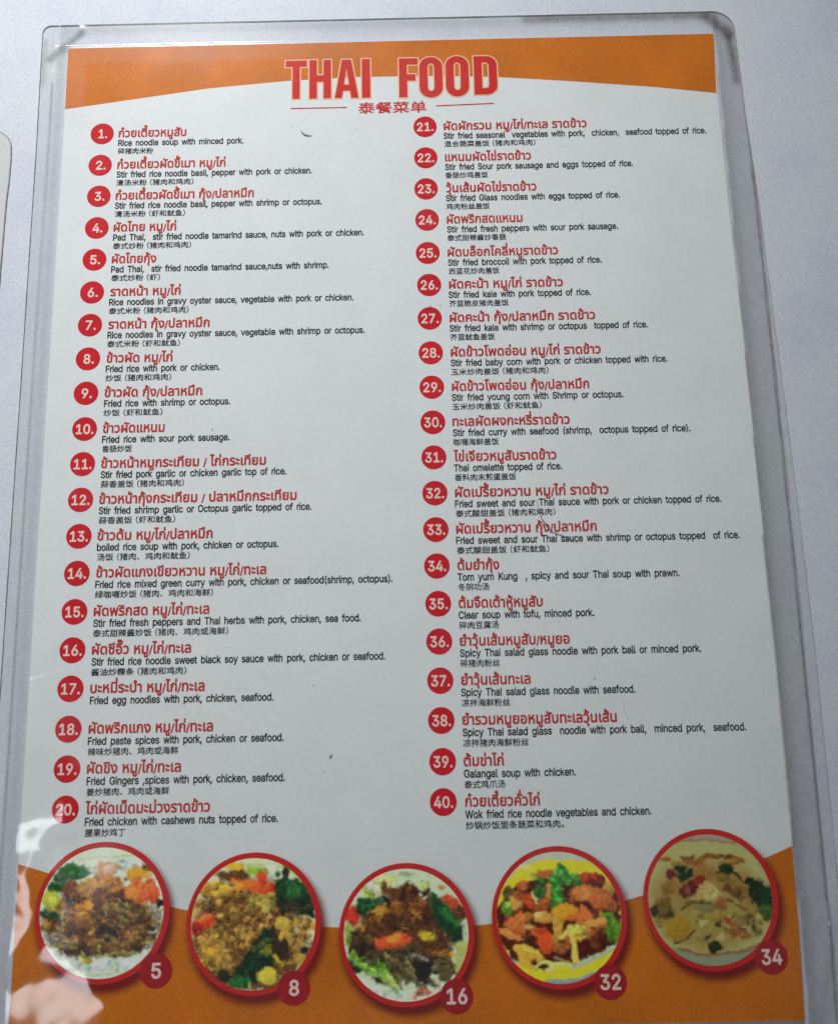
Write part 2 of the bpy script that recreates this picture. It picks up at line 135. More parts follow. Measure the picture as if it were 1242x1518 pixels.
GLYPHS = {" ":[188],"(":[273,[89,207,92,264,101,324,114,384,132,441,153,494,177,539,236,539,212,485,191,428,174,370,161,313,154,258,151,207,154,161,160,115,172,67,188,16,209,-38,236,-96,177,-96,139,-21,111,55,95,131]],")":[273,[37,-96,64,-37,86,18,102,69,113,116,120,162,122,207,119,258,112,313,99,370,82,428,62,485,37,539,97,539,121,494,142,441,159,384,173,323,181,264,184,207,178,130,161,53,134,-22,97,-96]],",":[188,[38,-119,68,71,137,71,84,-119]],"-":[453,[337,244,337,188,114,188,114,244]],".":[188,[95,-4,78,-1,63,9,53,24,50,41,53,59,63,73,78,83,95,87,113,83,128,73,138,59,141,41,138,24,128,9,113,-1]],"/":[250,[235,533,71,-76,14,-76,178,533]],"0":[453,[227,-7,174,1,130,24,95,62,69,113,53,178,48,254,53,330,69,395,95,447,130,484,174,508,227,516,279,508,323,484,358,447,384,395,400,330,405,254,400,178,384,113,359,62,323,24,279,1],[227,50,261,56,290,74,313,103,330,144,340,194,344,254,340,314,330,365,313,405,290,435,261,453,227,460,192,453,163,435,140,405,123,365,113,314,109,254,113,194,123,144,140,103,163,74,192,56]],"1":[453,[76,0,76,55,391,55,391,0],[276,509,276,0,212,0,212,448,209,448,86,358,86,427,198,509]],"2":[453,[64,0,64,47,234,229,282,282,299,305,311,327,318,348,320,371,317,397,308,419,293,436,273,449,250,457,224,460,196,457,172,447,153,433,139,413,130,390,127,362,66,362,71,405,86,442,111,473,143,496,182,511,225,516,268,511,306,497,337,474,361,445,376,411,381,372,378,345,371,318,357,290,336,259,267,180,153,60,153,57,389,57,389,0]],"3":[453,[218,-7,173,-3,133,10,98,30,70,57,52,91,44,132,109,132,115,107,126,87,144,71,165,59,191,52,219,50,248,53,275,61,297,74,315,93,325,116,329,145,326,172,316,196,299,217,275,234,242,244,201,248,157,248,157,299,288,448,288,452,70,452,70,509,372,509,372,461,211,278,211,289,264,288,308,276,344,253,371,222,387,186,393,145,387,103,370,66,344,36,309,12,266,-2]],"4":[453,[40,105,40,158,247,509,311,509,109,166,109,163,413,163,413,105],[282,0,282,121,282,146,282,318,343,318,343,0]],"5":[453,[221,-7,178,-2,140,11,108,32,83,60,66,93,60,130,122,130,127,108,138,89,154,73,173,60,196,52,221,50,250,53,276,64,298,82,314,104,324,131,328,162,324,193,314,221,297,244,275,262,248,273,218,277,192,275,167,268,145,258,128,246,67,253,96,509,366,509,366,452,151,452,134,301,136,301,155,315,178,325,203,331,229,334,263,330,294,321,321,306,345,285,364,260,379,231,388,199,391,163,385,117,369,76,343,41,309,15,268,-1]],"6":[453,[226,-7,182,-1,142,15,109,40,84,74,69,115,64,162,68,199,80,239,102,285,137,340,252,509,322,509,151,261,145,261,154,275,165,288,179,299,196,307,214,312,235,314,278,309,316,295,346,271,370,240,384,201,389,157,384,112,368,73,343,39,310,14,271,-2],[226,48,254,52,279,63,299,79,314,101,324,128,327,157,324,187,314,213,299,235,279,251,254,262,226,265,198,262,174,252,153,235,138,214,128,188,125,158,128,128,138,102,153,79,174,63,198,52]],"7":[453,[97,0,323,448,323,452,62,452,62,509,391,509,391,449,165,0]],"8":[453,[226,-7,178,-2,136,11,101,33,74,62,57,96,52,135,55,166,65,195,81,220,101,241,125,256,153,265,153,267,119,282,93,308,76,342,70,380,75,417,90,450,114,477,146,498,184,511,226,516,269,511,306,498,337,477,361,450,377,417,382,380,376,342,359,308,333,282,300,267,300,265,327,256,351,241,372,220,387,195,397,166,401,135,395,96,378,62,352,33,317,11,275,-2],[226,49,258,52,285,60,307,74,323,91,333,113,337,139,333,165,322,189,305,208,283,223,256,232,226,235,196,232,169,223,147,208,130,189,119,165,115,139,119,113,129,91,145,74,167,60,195,52],[226,290,252,292,274,300,293,313,307,330,316,351,319,376,316,399,308,420,294,437,275,449,252,457,226,460,200,457,177,449,159,437,145,420,136,399,133,376,136,351,145,330,159,313,178,300,201,292]],"9":[453,[226,516,271,510,310,494,343,468,368,434,384,393,389,347,385,309,373,270,350,224,315,168,200,0,130,0,301,248,307,248,299,234,287,221,273,210,257,202,238,196,218,195,175,199,137,214,106,237,83,269,68,307,64,352,69,397,85,436,110,469,143,494,182,510],[226,460,199,457,174,446,154,429,138,407,129,381,125,352,129,322,138,295,154,274,174,257,199,247,226,243,254,247,279,257,299,273,314,295,324,321,327,350,324,381,314,407,299,429,279,446,254,457]],"A":[480,[16,0,201,509,276,509,463,0,395,0,287,302,264,372,232,478,245,478,213,371,191,302,85,0],[110,142,110,199,370,199,370,142]],"C":[510,[267,-7,205,1,150,25,104,63,70,115,48,179,40,254,48,329,70,393,104,445,150,484,205,508,267,516,305,513,340,504,373,490,402,471,427,447,448,418,463,385,473,348,408,348,401,373,389,395,375,413,357,428,337,440,315,449,292,454,267,456,223,450,184,432,150,403,125,364,109,314,103,254,109,194,125,145,151,105,184,76,223,59,267,53,292,55,315,60,337,69,357,81,375,96,389,114,401,136,408,160,473,160,463,124,448,91,428,62,402,38,373,19,341,5,305,-4]],"D":[503,[219,0,96,0,96,57,215,57,272,63,318,81,354,110,379,149,394,198,399,255,394,312,379,361,354,399,320,428,275,446,221,452,93,452,93,509,225,509,294,501,353,478,377,461,399,441,418,418,433,391,455,329,462,255,455,181,433,119,417,92,398,68,376,48,351,31,291,8],[125,509,125,0,60,0,60,509]],"F":[410,[60,0,60,509,369,509,369,452,125,452,125,278,346,278,346,221,125,221,125,0]],"G":[521,[269,-7,205,1,149,25,104,64,69,116,47,179,40,254,47,329,69,393,103,445,149,484,203,508,265,516,304,513,340,504,374,489,403,469,429,445,449,416,465,384,474,349,408,349,399,372,387,393,373,411,356,427,337,439,315,448,291,454,265,456,222,450,183,432,150,404,125,364,109,314,103,254,109,194,125,145,151,105,184,76,224,59,269,53,309,57,345,71,374,93,396,123,410,160,415,202,434,199,283,199,283,256,478,256,478,200,471,141,451,91,419,50,377,19,326,0]],"H":[517,[60,0,60,509,125,509,125,289,392,289,392,509,457,509,457,0,392,0,392,232,125,232,125,0]],"I":[301,[31,0,31,57,118,57,118,452,31,452,31,509,269,509,269,452,183,452,183,57,269,57,269,0]],"K":[467,[104,145,104,216,139,261,174,303,212,344,364,509,448,509,231,276,228,276],[60,0,60,509,125,509,125,334,124,225,125,193,125,0],[372,0,188,259,228,309,449,0]],"O":[534,[267,-7,205,1,150,25,105,63,70,115,48,179,40,254,48,329,70,393,105,445,150,484,205,508,267,516,329,508,384,484,429,445,464,393,486,329,493,254,486,179,464,115,429,63,384,25,329,1],[267,53,310,59,349,76,383,105,408,144,425,194,430,254,425,314,408,365,383,404,349,433,310,450,267,456,223,450,184,433,151,404,125,364,109,314,103,254,109,194,125,144,151,105,184,76,223,59]],"P":[445,[60,0,60,509,235,509,289,503,332,487,366,462,390,430,404,391,409,348,404,304,390,265,366,233,332,207,289,191,235,186,109,186,109,242,233,242,269,246,297,256,318,272,333,294,342,319,344,348,342,376,333,402,318,423,297,439,268,449,232,452,125,452,125,0]],"Q":[534,[245,159,313,159,369,85,384,65,468,-48,401,-48,346,27,331,46],[267,-7,205,1,150,25,105,63,70,115,48,179,40,254,48,329,70,393,105,445,150,484,205,508,267,516,329,508,384,484,429,445,464,393,486,329,493,254,486,179,464,115,429,63,384,25,329,1],[267,53,310,59,349,76,383,105,408,144,425,194,430,254,425,314,408,365,383,404,349,433,310,450,267,456,223,450,184,433,151,404,125,364,109,314,103,254,109,194,125,144,151,105,184,76,223,59]],"R":[449,[60,0,60,509,236,509,290,504,333,489,367,465,390,433,405,395,409,352,405,309,390,271,367,240,333,217,289,203,236,198,96,198,96,255,234,255,269,258,298,267,319,281,334,300,342,324,345,352,342,380,334,405,319,425,298,440,269,449,233,452,125,452,125,0],[353,0,230,229,303,229,428,0]],"S":[447,[224,-9,172,-4,128,9,91,31,64,60,46,96,38,137,104,137,110,110,123,88,142,71,166,59,194,52,224,49,257,52,286,60,311,74,329,92,341,114,346,139,342,161,332,179,316,193,296,205,245,222,184,239,128,260,86,289,71,307,60,326,54,348,52,372,58,413,75,448,102,476,138,498,180,511,227,516,275,511,316,498,351,476,377,449,394,415,401,378,337,378,326,412,302,437,267,453,225,459,194,456,167,448,145,435,129,418,118,398,115,376,119,352,131,334,148,319,169,308,212,293,264,279,312,264,336,252,359,238,379,220,395,198,405,171,408,139,403,99,386,64,360,34,323,11,278,-4]],"T":[449,[32,452,32,509,417,509,417,452,257,452,257,0,193,0,193,452]],"W":[687,[155,0,16,509,82,509,163,196,175,145,187,94,197,40,189,40,200,94,211,145,224,196,306,509,380,509,462,196,474,145,486,94,497,40,488,40,499,94,510,145,523,196,603,509,670,509,530,0,455,0,368,323,351,391,336,475,350,475,335,395,318,323,230,0]],"a":[390,[160,-9,126,-5,94,5,68,22,48,45,35,73,30,108,34,138,43,161,58,179,78,193,100,203,125,211,178,220,234,227,252,230,265,235,273,243,276,255,276,257,273,279,267,297,256,311,240,322,220,329,196,331,171,329,149,322,132,313,118,301,107,288,100,274,41,291,57,322,79,346,104,364,133,375,163,382,194,384,239,379,263,372,286,360,306,343,322,320,333,290,337,251,337,0,277,0,277,52,272,52,252,25,236,12,215,1,190,-6],[170,45,202,49,228,59,248,74,263,93,272,115,276,138,276,190,259,182,231,176,200,171,175,168,134,159,117,150,103,139,95,124,92,105,94,87,102,72,114,61,130,52,149,47]],"b":[425,[229,-8,198,-5,172,4,153,17,138,31,118,59,112,59,112,0,53,0,53,509,114,509,114,319,118,319,137,346,152,360,171,373,197,381,229,384,274,378,313,361,345,332,370,293,385,245,390,189,385,133,370,84,346,45,313,16,274,-2],[220,47,253,51,279,66,301,88,316,117,325,151,328,189,325,227,316,261,301,290,280,311,253,325,220,330,188,325,161,312,140,291,125,263,116,229,113,189,116,150,125,115,140,86,162,65,188,51]],"c":[396,[207,-8,159,-2,117,16,82,46,56,85,40,133,34,187,40,243,56,291,82,330,117,360,159,378,207,384,234,383,260,377,284,368,305,356,324,341,340,322,353,301,362,277,303,262,290,289,270,311,242,325,207,330,173,325,145,310,124,287,108,258,99,224,96,187,99,151,108,117,124,89,145,66,173,51,207,46,243,52,271,66,292,89,304,117,363,102,354,78,341,56,325,37,306,21,285,9,261,-1,235,-6]],"d":[425,[195,-8,151,-2,111,16,79,45,55,84,39,133,34,189,39,245,55,293,79,332,112,361,151,378,196,384,228,381,253,373,272,360,287,346,306,319,311,319,311,509,372,509,372,0,313,0,313,59,307,59,287,31,272,17,252,4,227,-5],[205,47,236,51,263,65,284,86,299,115,309,150,312,189,309,229,300,263,284,291,263,312,237,325,205,330,172,325,145,311,124,290,108,261,99,227,96,189,99,151,109,117,124,88,145,66,172,51]],"e":[404,[212,-8,161,-2,117,16,82,46,56,85,40,132,34,187,39,242,55,290,81,329,115,359,157,378,205,384,236,382,266,374,294,361,319,341,341,315,357,282,368,242,371,194,371,169,75,169,75,221,338,221,310,202,307,237,298,269,283,294,263,314,237,326,205,330,173,326,146,313,125,294,109,270,99,241,96,211,96,178,100,139,110,106,128,80,151,61,179,50,212,46,234,48,254,53,271,61,285,73,297,88,306,105,365,91,353,63,335,39,311,19,283,4,249,-5]],"f":[254,[228,379,228,327,6,327,6,379],[81,0,81,432,84,461,96,486,113,505,135,519,161,527,187,530,222,527,243,521,227,468,215,472,195,474,171,470,154,460,145,443,142,419,142,0]],"g":[425,[207,-151,168,-148,134,-140,105,-127,82,-110,64,-91,51,-69,101,-41,122,-66,136,-78,154,-88,178,-95,207,-97,249,-92,282,-75,295,-62,304,-47,310,-28,311,-6,311,68,306,68,287,41,272,28,252,16,227,8,195,5,152,10,113,27,80,53,55,90,39,136,34,191,39,246,55,293,80,332,112,361,152,378,196,384,228,382,253,373,273,360,288,346,308,319,313,319,313,379,372,379,372,-9,367,-54,350,-90,324,-117,291,-136,251,-147],[205,59,237,63,264,75,285,95,300,121,309,154,312,193,309,231,300,264,285,291,264,312,237,325,205,330,172,325,145,312,124,290,109,262,99,229,96,193,99,155,109,123,124,96,145,76,172,63]],"h":[410,[114,227,114,0,53,0,53,509,114,509,114,287,102,287,124,332,152,362,187,379,227,384,264,380,295,369,321,349,341,321,353,285,357,240,357,0,296,0,296,235,290,275,273,304,246,323,210,329,184,326,161,317,141,303,126,283,117,257]],"i":[167,[53,0,53,379,114,379,114,0],[84,443,67,446,54,455,44,468,41,483,44,499,54,512,67,521,84,524,100,521,114,512,123,499,126,483,123,468,114,455,100,446]],"j":[167,[53,379,114,379,114,-30,111,-63,102,-90,86,-113,65,-129,37,-139,4,-143,-10,-143,-10,-87,2,-87,25,-83,40,-72,50,-54,53,-29],[83,443,67,446,53,455,44,468,41,483,44,499,53,512,67,521,83,524,100,521,114,512,123,499,126,483,123,468,114,455,100,446]],"k":[381,[110,137,110,212,121,212,284,379,360,379,184,199,177,199],[53,0,53,509,114,509,114,0],[294,0,148,186,191,229,372,0]],"l":[189,[139,-2,101,3,74,20,58,47,53,84,53,509,114,509,114,99,115,77,120,62,130,54,146,52,160,53,170,54,181,3,162,-1]],"m":[610,[53,0,53,379,112,379,112,295,108,295,118,323,132,346,151,363,172,376,195,384,219,386,257,380,287,361,309,331,321,295,312,295,322,321,337,343,357,361,381,375,407,383,437,386,468,383,497,372,522,354,541,328,553,296,557,255,557,0,496,0,496,254,490,289,473,313,447,326,419,330,395,328,374,320,358,307,345,290,338,270,335,247,335,0,274,0,274,260,269,288,253,311,229,326,199,330,178,328,158,320,140,307,126,289,117,266,114,238,114,0]],"n":[410,[114,227,114,0,53,0,53,379,112,379,112,287,102,287,124,332,152,362,187,379,227,384,264,380,295,369,321,349,341,321,353,285,357,240,357,0,296,0,296,235,290,275,273,304,246,323,210,329,184,326,161,317,141,303,126,283,117,257]],"o":[416,[207,-8,159,-2,117,16,82,46,56,85,40,133,34,187,40,243,56,291,82,330,117,360,159,378,207,384,256,378,299,360,333,330,359,291,376,243,381,187,376,133,359,85,333,46,299,16,256,-2],[207,46,242,51,270,66,292,89,307,117,316,151,319,187,316,224,307,258,292,287,270,310,242,325,207,330,173,325,145,310,124,287,108,258,99,224,96,187,99,151,108,117,124,89,145,66,173,51]],"p":[425,[53,-143,53,379,112,379,112,319,118,319,137,346,152,360,171,373,197,381,229,384,274,378,313,361,345,332,370,293,385,245,390,189,385,133,370,84,346,45,313,16,274,-2,229,-8,198,-5,173,4,153,17,138,31,118,59,114,59,114,-143],[220,47,253,51,279,66,301,88,316,117,325,151,328,189,325,227,316,261,301,290,280,311,253,325,220,330,188,325,161,312,140,291,125,263,116,229,113,189,116,150,125,115,140,86,162,65,188,51]],"q":[425,[372,-143,311,-143,311,59,306,59,287,31,272,17,252,4,227,-5,195,-8,151,-2,111,16,79,45,55,84,39,133,34,189,39,245,55,293,79,332,112,361,151,378,196,384,228,381,253,373,272,360,287,346,307,319,313,319,313,379,372,379],[205,47,236,51,263,65,284,86,299,115,309,150,312,189,309,229,300,263,284,291,263,312,237,325,205,330,172,325,145,311,124,290,108,261,99,227,96,189,99,151,109,117,124,88,145,66,172,51]],"r":[259,[53,0,53,379,112,379,112,321,115,321,130,347,152,367,181,380,213,385,229,384,243,384,243,322,230,324,207,326,182,323,159,315,140,301,126,284,117,262,114,237,114,0]],"s":[365,[182,-8,145,-5,112,3,84,18,62,38,45,63,36,94,94,107,105,79,124,60,150,49,181,45,217,50,244,62,262,81,268,103,265,121,254,136,237,147,212,155,149,170,104,186,72,208,53,237,47,274,51,305,65,332,87,354,115,370,149,381,187,384,223,381,254,372,279,358,299,339,314,316,324,290,268,277,258,298,243,316,219,328,187,333,156,329,131,317,114,299,109,277,112,258,124,243,144,232,172,223,229,209,275,194,306,171,325,142,331,107,326,75,312,47,290,24,260,6,223,-5]],"t":[228,[204,379,204,327,6,327,6,379],[65,471,126,471,126,98,128,76,136,61,150,53,170,50,185,51,202,54,213,2,192,-3,168,-4,125,2,92,21,72,52,65,93]],"u":[410,[182,-5,146,-1,115,11,89,31,69,59,57,95,53,139,53,379,114,379,114,144,119,105,137,75,164,56,200,50,226,53,249,62,268,77,283,97,293,122,296,153,296,379,357,379,357,0,298,0,298,92,307,92,286,47,257,17,222,0]],"v":[390,[163,0,17,379,84,379,165,155,187,87,206,21,184,21,203,87,224,155,305,379,371,379,226,0]],"w":[567,[138,0,23,379,87,379,133,214,154,137,175,41,165,41,186,135,206,214,252,379,316,379,362,214,382,136,402,41,391,41,413,135,434,214,480,379,545,379,429,0,368,0,319,172,305,225,291,280,277,338,291,338,277,280,263,225,248,172,199,0]],"x":[379,[21,0,171,218,171,171,29,379,100,379,147,306,179,253,207,206,175,206,202,253,233,306,282,379,352,379,209,169,209,214,358,0,287,0,231,85,200,136,173,182,205,182,178,136,148,85,91,0]],"y":[390,[47,-139,61,-86,71,-87,88,-90,104,-89,118,-84,130,-74,141,-58,151,-36,163,-1,17,379,84,379,165,155,187,87,206,21,184,21,202,87,224,155,305,379,371,379,204,-58,191,-85,177,-107,159,-124,139,-136,117,-143,91,-145,65,-143]],"z":[381,[42,0,42,46,254,320,254,323,48,323,48,379,333,379,333,331,126,60,126,56,339,56,339,0]]}

# one row per dish: number, badge centre x, y, then (text, x start, x end, baseline y) in Thai, English, Chinese


# ------------------------------------------------------------------ colour and materials
def lin(r, g, b):
    return tuple((c / 255 / 12.92) if c / 255 <= 0.04045 else ((c / 255 + 0.055) / 1.055) ** 2.4 for c in (r, g, b))


def nodes_of(name):
    m = bpy.data.materials.new(name)
    m.use_nodes = True
    nt = m.node_tree
    return m, nt, nt.nodes['Principled BSDF']


def print_mat(name, rgb, grain=0.10, rough=0.75, scale=900):
    m, nt, b = nodes_of(name)
    tc = nt.nodes.new('ShaderNodeTexCoord')
    n = nt.nodes.new('ShaderNodeTexNoise')
    n.inputs['Scale'].default_value = scale
    n.inputs['Detail'].default_value = 3
    n2 = nt.nodes.new('ShaderNodeTexNoise')
    n2.inputs['Scale'].default_value = 55
    n2.inputs['Detail'].default_value = 3
    mix = nt.nodes.new('ShaderNodeMath')
    mix.operation = 'ADD'
    ramp = nt.nodes.new('ShaderNodeMapRange')
    ramp.inputs['From Min'].default_value = 0.6
    ramp.inputs['From Max'].default_value = 1.4
    ramp.inputs['To Min'].default_value = 1 - grain
    ramp.inputs['To Max'].default_value = 1 + grain
    mul = nt.nodes.new('ShaderNodeVectorMath')
    mul.operation = 'SCALE'
    mul.inputs[0].default_value = rgb
    nt.links.new(tc.outputs['Object'], n.inputs['Vector'])
    nt.links.new(tc.outputs['Object'], n2.inputs['Vector'])
    nt.links.new(n.outputs['Fac'], mix.inputs[0])
    nt.links.new(n2.outputs['Fac'], mix.inputs[1])
    nt.links.new(mix.outputs[0], ramp.inputs['Value'])
    nt.links.new(ramp.outputs['Result'], mul.inputs['Scale'])
    nt.links.new(mul.outputs[0], b.inputs['Base Color'])
    b.inputs['Roughness'].default_value = rough
    b.inputs['Specular IOR Level'].default_value = 0.15
    return m


def attr_mat(name, rough=0.7, alpha=None):
    m, nt, b = nodes_of(name)
    a = nt.nodes.new('ShaderNodeAttribute')
    a.attribute_name = 'ink'
    nt.links.new(a.outputs['Color'], b.inputs['Base Color'])
    if alpha:
        nt.links.new(a.outputs['Alpha'], b.inputs['Alpha'])
    b.inputs['Roughness'].default_value = rough
    b.inputs['Specular IOR Level'].default_value = 0.15
    return m


def cloud_mat(name, c1, c2, c3, rough, spec):
    """pale laminate tabletop: faint bluish, lilac and greenish mottling"""
    m, nt, b = nodes_of(name)
    tc = nt.nodes.new('ShaderNodeTexCoord')
    n = nt.nodes.new('ShaderNodeTexNoise')
    n.inputs['Scale'].default_value = 26
    n.inputs['Detail'].default_value = 5
    n.inputs['Roughness'].default_value = 0.62
    cr = nt.nodes.new('ShaderNodeValToRGB')
    e = cr.color_ramp.elements
    e[0].position, e[0].color = 0.34, c1 + (1,)
    e[1].position, e[1].color = 0.66, c3 + (1,)
    k = e.new(0.5)
    k.color = c2 + (1,)
    g = nt.nodes.new('ShaderNodeTexNoise')
    g.inputs['Scale'].default_value = 1400
    g.inputs['Detail'].default_value = 2
    mr = nt.nodes.new('ShaderNodeMapRange')
    mr.inputs['From Min'].default_value = 0.3
    mr.inputs['From Max'].default_value = 0.7
    mr.inputs['To Min'].default_value = 0.90
    mr.inputs['To Max'].default_value = 1.08
    mul = nt.nodes.new('ShaderNodeVectorMath')
    mul.operation = 'SCALE'
    nt.links.new(tc.outputs['Object'], n.inputs['Vector'])
    nt.links.new(tc.outputs['Object'], g.inputs['Vector'])
    nt.links.new(n.outputs['Fac'], cr.inputs['Fac'])
    nt.links.new(cr.outputs['Color'], mul.inputs[0])
    nt.links.new(g.outputs['Fac'], mr.inputs['Value'])
    nt.links.new(mr.outputs['Result'], mul.inputs['Scale'])
    nt.links.new(mul.outputs[0], b.inputs['Base Color'])
    b.inputs['Roughness'].default_value = rough
    b.inputs['Specular IOR Level'].default_value = spec
    return m


def film_mat(name, tint, gloss_rough):
    """clear plastic film: see-through, glossy by Fresnel, with dust and painted edge shade (dirt_shade) and unbonded milkiness (haze)"""
    m = bpy.data.materials.new(name)
    m.use_nodes = True
    nt = m.node_tree
    nt.nodes.clear()
    out = nt.nodes.new('ShaderNodeOutputMaterial')
    tr = nt.nodes.new('ShaderNodeBsdfTransparent')
    tr.inputs['Color'].default_value = tint + (1,)
    gl = nt.nodes.new('ShaderNodeBsdfGlossy')
    gl.inputs['Color'].default_value = (1, 1, 1, 1)
    gl.inputs['Roughness'].default_value = gloss_rough
    fr = nt.nodes.new('ShaderNodeFresnel')
    geo = nt.nodes.new('ShaderNodeNewGeometry')
    ior = nt.nodes.new('ShaderNodeMapRange')      # the same surface reflectance from either side of the thin film
    ior.inputs['To Min'].default_value = 1.5
    ior.inputs['To Max'].default_value = 1 / 1.5
    nt.links.new(geo.outputs['Backfacing'], ior.inputs['Value'])
    nt.links.new(ior.outputs['Result'], fr.inputs['IOR'])
    m1 = nt.nodes.new('ShaderNodeMixShader')
    nt.links.new(fr.outputs[0], m1.inputs[0])
    nt.links.new(tr.outputs[0], m1.inputs[1])
    nt.links.new(gl.outputs[0], m1.inputs[2])
    prev = m1
    tc = nt.nodes.new('ShaderNodeTexCoord')
    for an, col, sc in (('haze', (0.80, 0.80, 0.80), 300), ('dirt_shade', (0.16, 0.145, 0.15), 420)):
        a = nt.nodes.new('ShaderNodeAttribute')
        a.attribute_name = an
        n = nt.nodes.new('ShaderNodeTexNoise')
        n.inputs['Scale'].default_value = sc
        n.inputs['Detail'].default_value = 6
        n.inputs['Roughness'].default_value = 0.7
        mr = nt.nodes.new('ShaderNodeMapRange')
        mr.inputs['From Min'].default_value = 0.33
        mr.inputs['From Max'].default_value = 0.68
        mr.inputs['To Min'].default_value = 0.72 if an == 'dirt_shade' else 0.8
        mr.inputs['To Max'].default_value = 1.25 if an == 'dirt_shade' else 1.15
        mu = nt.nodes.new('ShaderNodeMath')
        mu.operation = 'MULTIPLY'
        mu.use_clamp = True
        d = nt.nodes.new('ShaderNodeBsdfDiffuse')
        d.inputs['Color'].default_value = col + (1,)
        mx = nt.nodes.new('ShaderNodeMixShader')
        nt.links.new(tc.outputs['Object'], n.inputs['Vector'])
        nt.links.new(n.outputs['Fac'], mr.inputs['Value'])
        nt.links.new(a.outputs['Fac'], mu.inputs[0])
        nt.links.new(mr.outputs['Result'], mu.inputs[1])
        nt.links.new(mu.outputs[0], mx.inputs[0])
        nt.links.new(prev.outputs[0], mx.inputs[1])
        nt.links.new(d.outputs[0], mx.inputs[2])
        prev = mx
    nt.links.new(prev.outputs[0], out.inputs['Surface'])
    return m


M_PAPER = print_mat('paper_white', lin(226, 230, 229), 0.05, 0.8, 700)
M_ORANGE = print_mat('orange_ink', lin(206, 112, 10), 0.22, 0.7, 1100)
M_RED = print_mat('red_badge_ink', lin(205, 22, 36), 0.12)
M_RING = print_mat('red_ring_ink', lin(204, 38, 34), 0.12)
M_TITLE = print_mat('title_red_ink', lin(207, 40, 34), 0.10)
M_THAI = print_mat('dish_name_red_ink', lin(188, 44, 36), 0.08)
M_BLACK = print_mat('black_ink', lin(20, 20, 25), 0.05)
M_CREAM = print_mat('cream_numeral', lin(243, 214, 204), 0.03)
M_BADGE2 = print_mat('dark_red_badge_ink', lin(168, 24, 32), 0.10)
M_HALO = print_mat('title_outline_ink', lin(240, 190, 150), 0.03)
M_PHOTO = attr_mat('food_photo_print')
M_BLUR = attr_mat('soft_printed_shadow', alpha=True)
M_PEN = print_mat('blue_pen_ink', lin(78, 84, 130), 0.2, 0.5)
M_PENF = print_mat('faded_pen_ink', lin(186, 188, 206), 0.1, 0.5)
M_SPECK = print_mat('dark_scuff', lin(104, 108, 108), 0.2, 0.5)
M_GREYEDGE = print_mat('grimy_film_edge', lin(146, 143, 140), 0.5, 0.5, 500)
M_FILM = film_mat('clear_film', (0.985, 0.985, 0.985), 0.12)
M_TABLE = cloud_mat('pale_tabletop', lin(196, 199, 211), lin(203, 206, 214), lin(202, 210, 212), 0.5, 0.12)
M_SHEET2 = print_mat('cream_card', lin(196, 198, 196), 0.05)


# ------------------------------------------------------------------ object helpers
def mesh_obj(name, verts, faces, mat, parent=None, smooth=False):
    me = bpy.data.meshes.new(name)
    me.from_pydata([(v[0] * MM, v[1] * MM, v[2] * MM) for v in verts], [], faces)
    me.materials.append(mat)
    if smooth:
        me.polygons.foreach_set('use_smooth', [True] * len(me.polygons))
    me.update()
    o = bpy.data.objects.new(name, me)
    SC.collection.objects.link(o)
    if parent:
        o.parent = parent
    return o


def empty(name, label, cat):
    o = bpy.data.objects.new(name, None)
    o.empty_display_size = 0.02
    SC.collection.objects.link(o)
    o['label'] = label
    o['category'] = cat
    return o


def area2(p):
    return sum(p[i][0] * p[(i + 1) % len(p)][1] - p[(i + 1) % len(p)][0] * p[i][1] for i in range(len(p)))


def inside(pt, poly):
    x, y = pt
    c = False
    j = len(poly) - 1
    for i in range(len(poly)):
        xi, yi = poly[i]
        xj, yj = poly[j]
        if (yi > y) != (yj > y) and x < (xj - xi) * (y - yi) / (yj - yi) + xi:
            c = not c
        j = i
    return c


def offset_poly(p, d):
    """move every edge outward by d (d > 0 grows a counter-clockwise outline)"""
    n = len(p)
    out = []
    for i in range(n):
        a, b, c = p[i - 1], p[i], p[(i + 1) % n]
        e1 = (b[0] - a[0], b[1] - a[1])
        e2 = (c[0] - b[0], c[1] - b[1])
        l1 = math.hypot(*e1) or 1e-9
        l2 = math.hypot(*e2) or 1e-9
        n1 = (e1[1] / l1, -e1[0] / l1)
        n2 = (e2[1] / l2, -e2[0] / l2)
        mx, my = n1[0] + n2[0], n1[1] + n2[1]
        ml = math.hypot(mx, my)
        if ml < 1e-6:
            out.append(b)
            continue
        mx, my = mx / ml, my / ml
        k = d / max(0.5, mx * n1[0] + my * n1[1])
        out.append((b[0] + mx * k, b[1] + my * k))
    return out


def winding(x, y, poly):
    w = 0
    x0, y0 = poly[-1]
    for x1, y1 in poly:
        if (y0 <= y) != (y1 <= y):
            xc = x0 + (y - y0) * (x1 - x0) / (y1 - y0)
            if xc > x:
                w += 1 if y1 > y0 else -1
        x0, y0 = x1, y1
    return w


def fill_contours(cs, bold=0.0):
    """outlines -> [(verts2d, tris)] filled by the non-zero winding rule, so strokes that overlap stay one sheet"""
    cs = [c for c in cs if len(c) > 2 and abs(area2(c)) > 1e-9]
    if not cs:
        return []
    s = 1 if area2(max(cs, key=lambda c: abs(area2(c)))) > 0 else -1
    loops = [offset_poly(c, bold * s) if bold else c for c in cs]
    vs, es = [], []
    for c in loops:
        o = len(vs)
        vs += [Vector((p[0], p[1])) for p in c]
        es += [(o + i, o + (i + 1) % len(c)) for i in range(len(c))]
    dv = delaunay_2d_cdt(vs, es, [], 0, 1e-6)
    P = [(p.x, p.y) for p in dv[0]]
    tris = []
    for t in dv[2]:
        x = sum(P[i][0] for i in t) / 3
        y = sum(P[i][1] for i in t) / 3
        if sum(winding(x, y, c) for c in loops) * s > 0:
            tris.append(tuple(t))
    return [(P, tris)]


# ------------------------------------------------------------------ lettering
_cache = {}


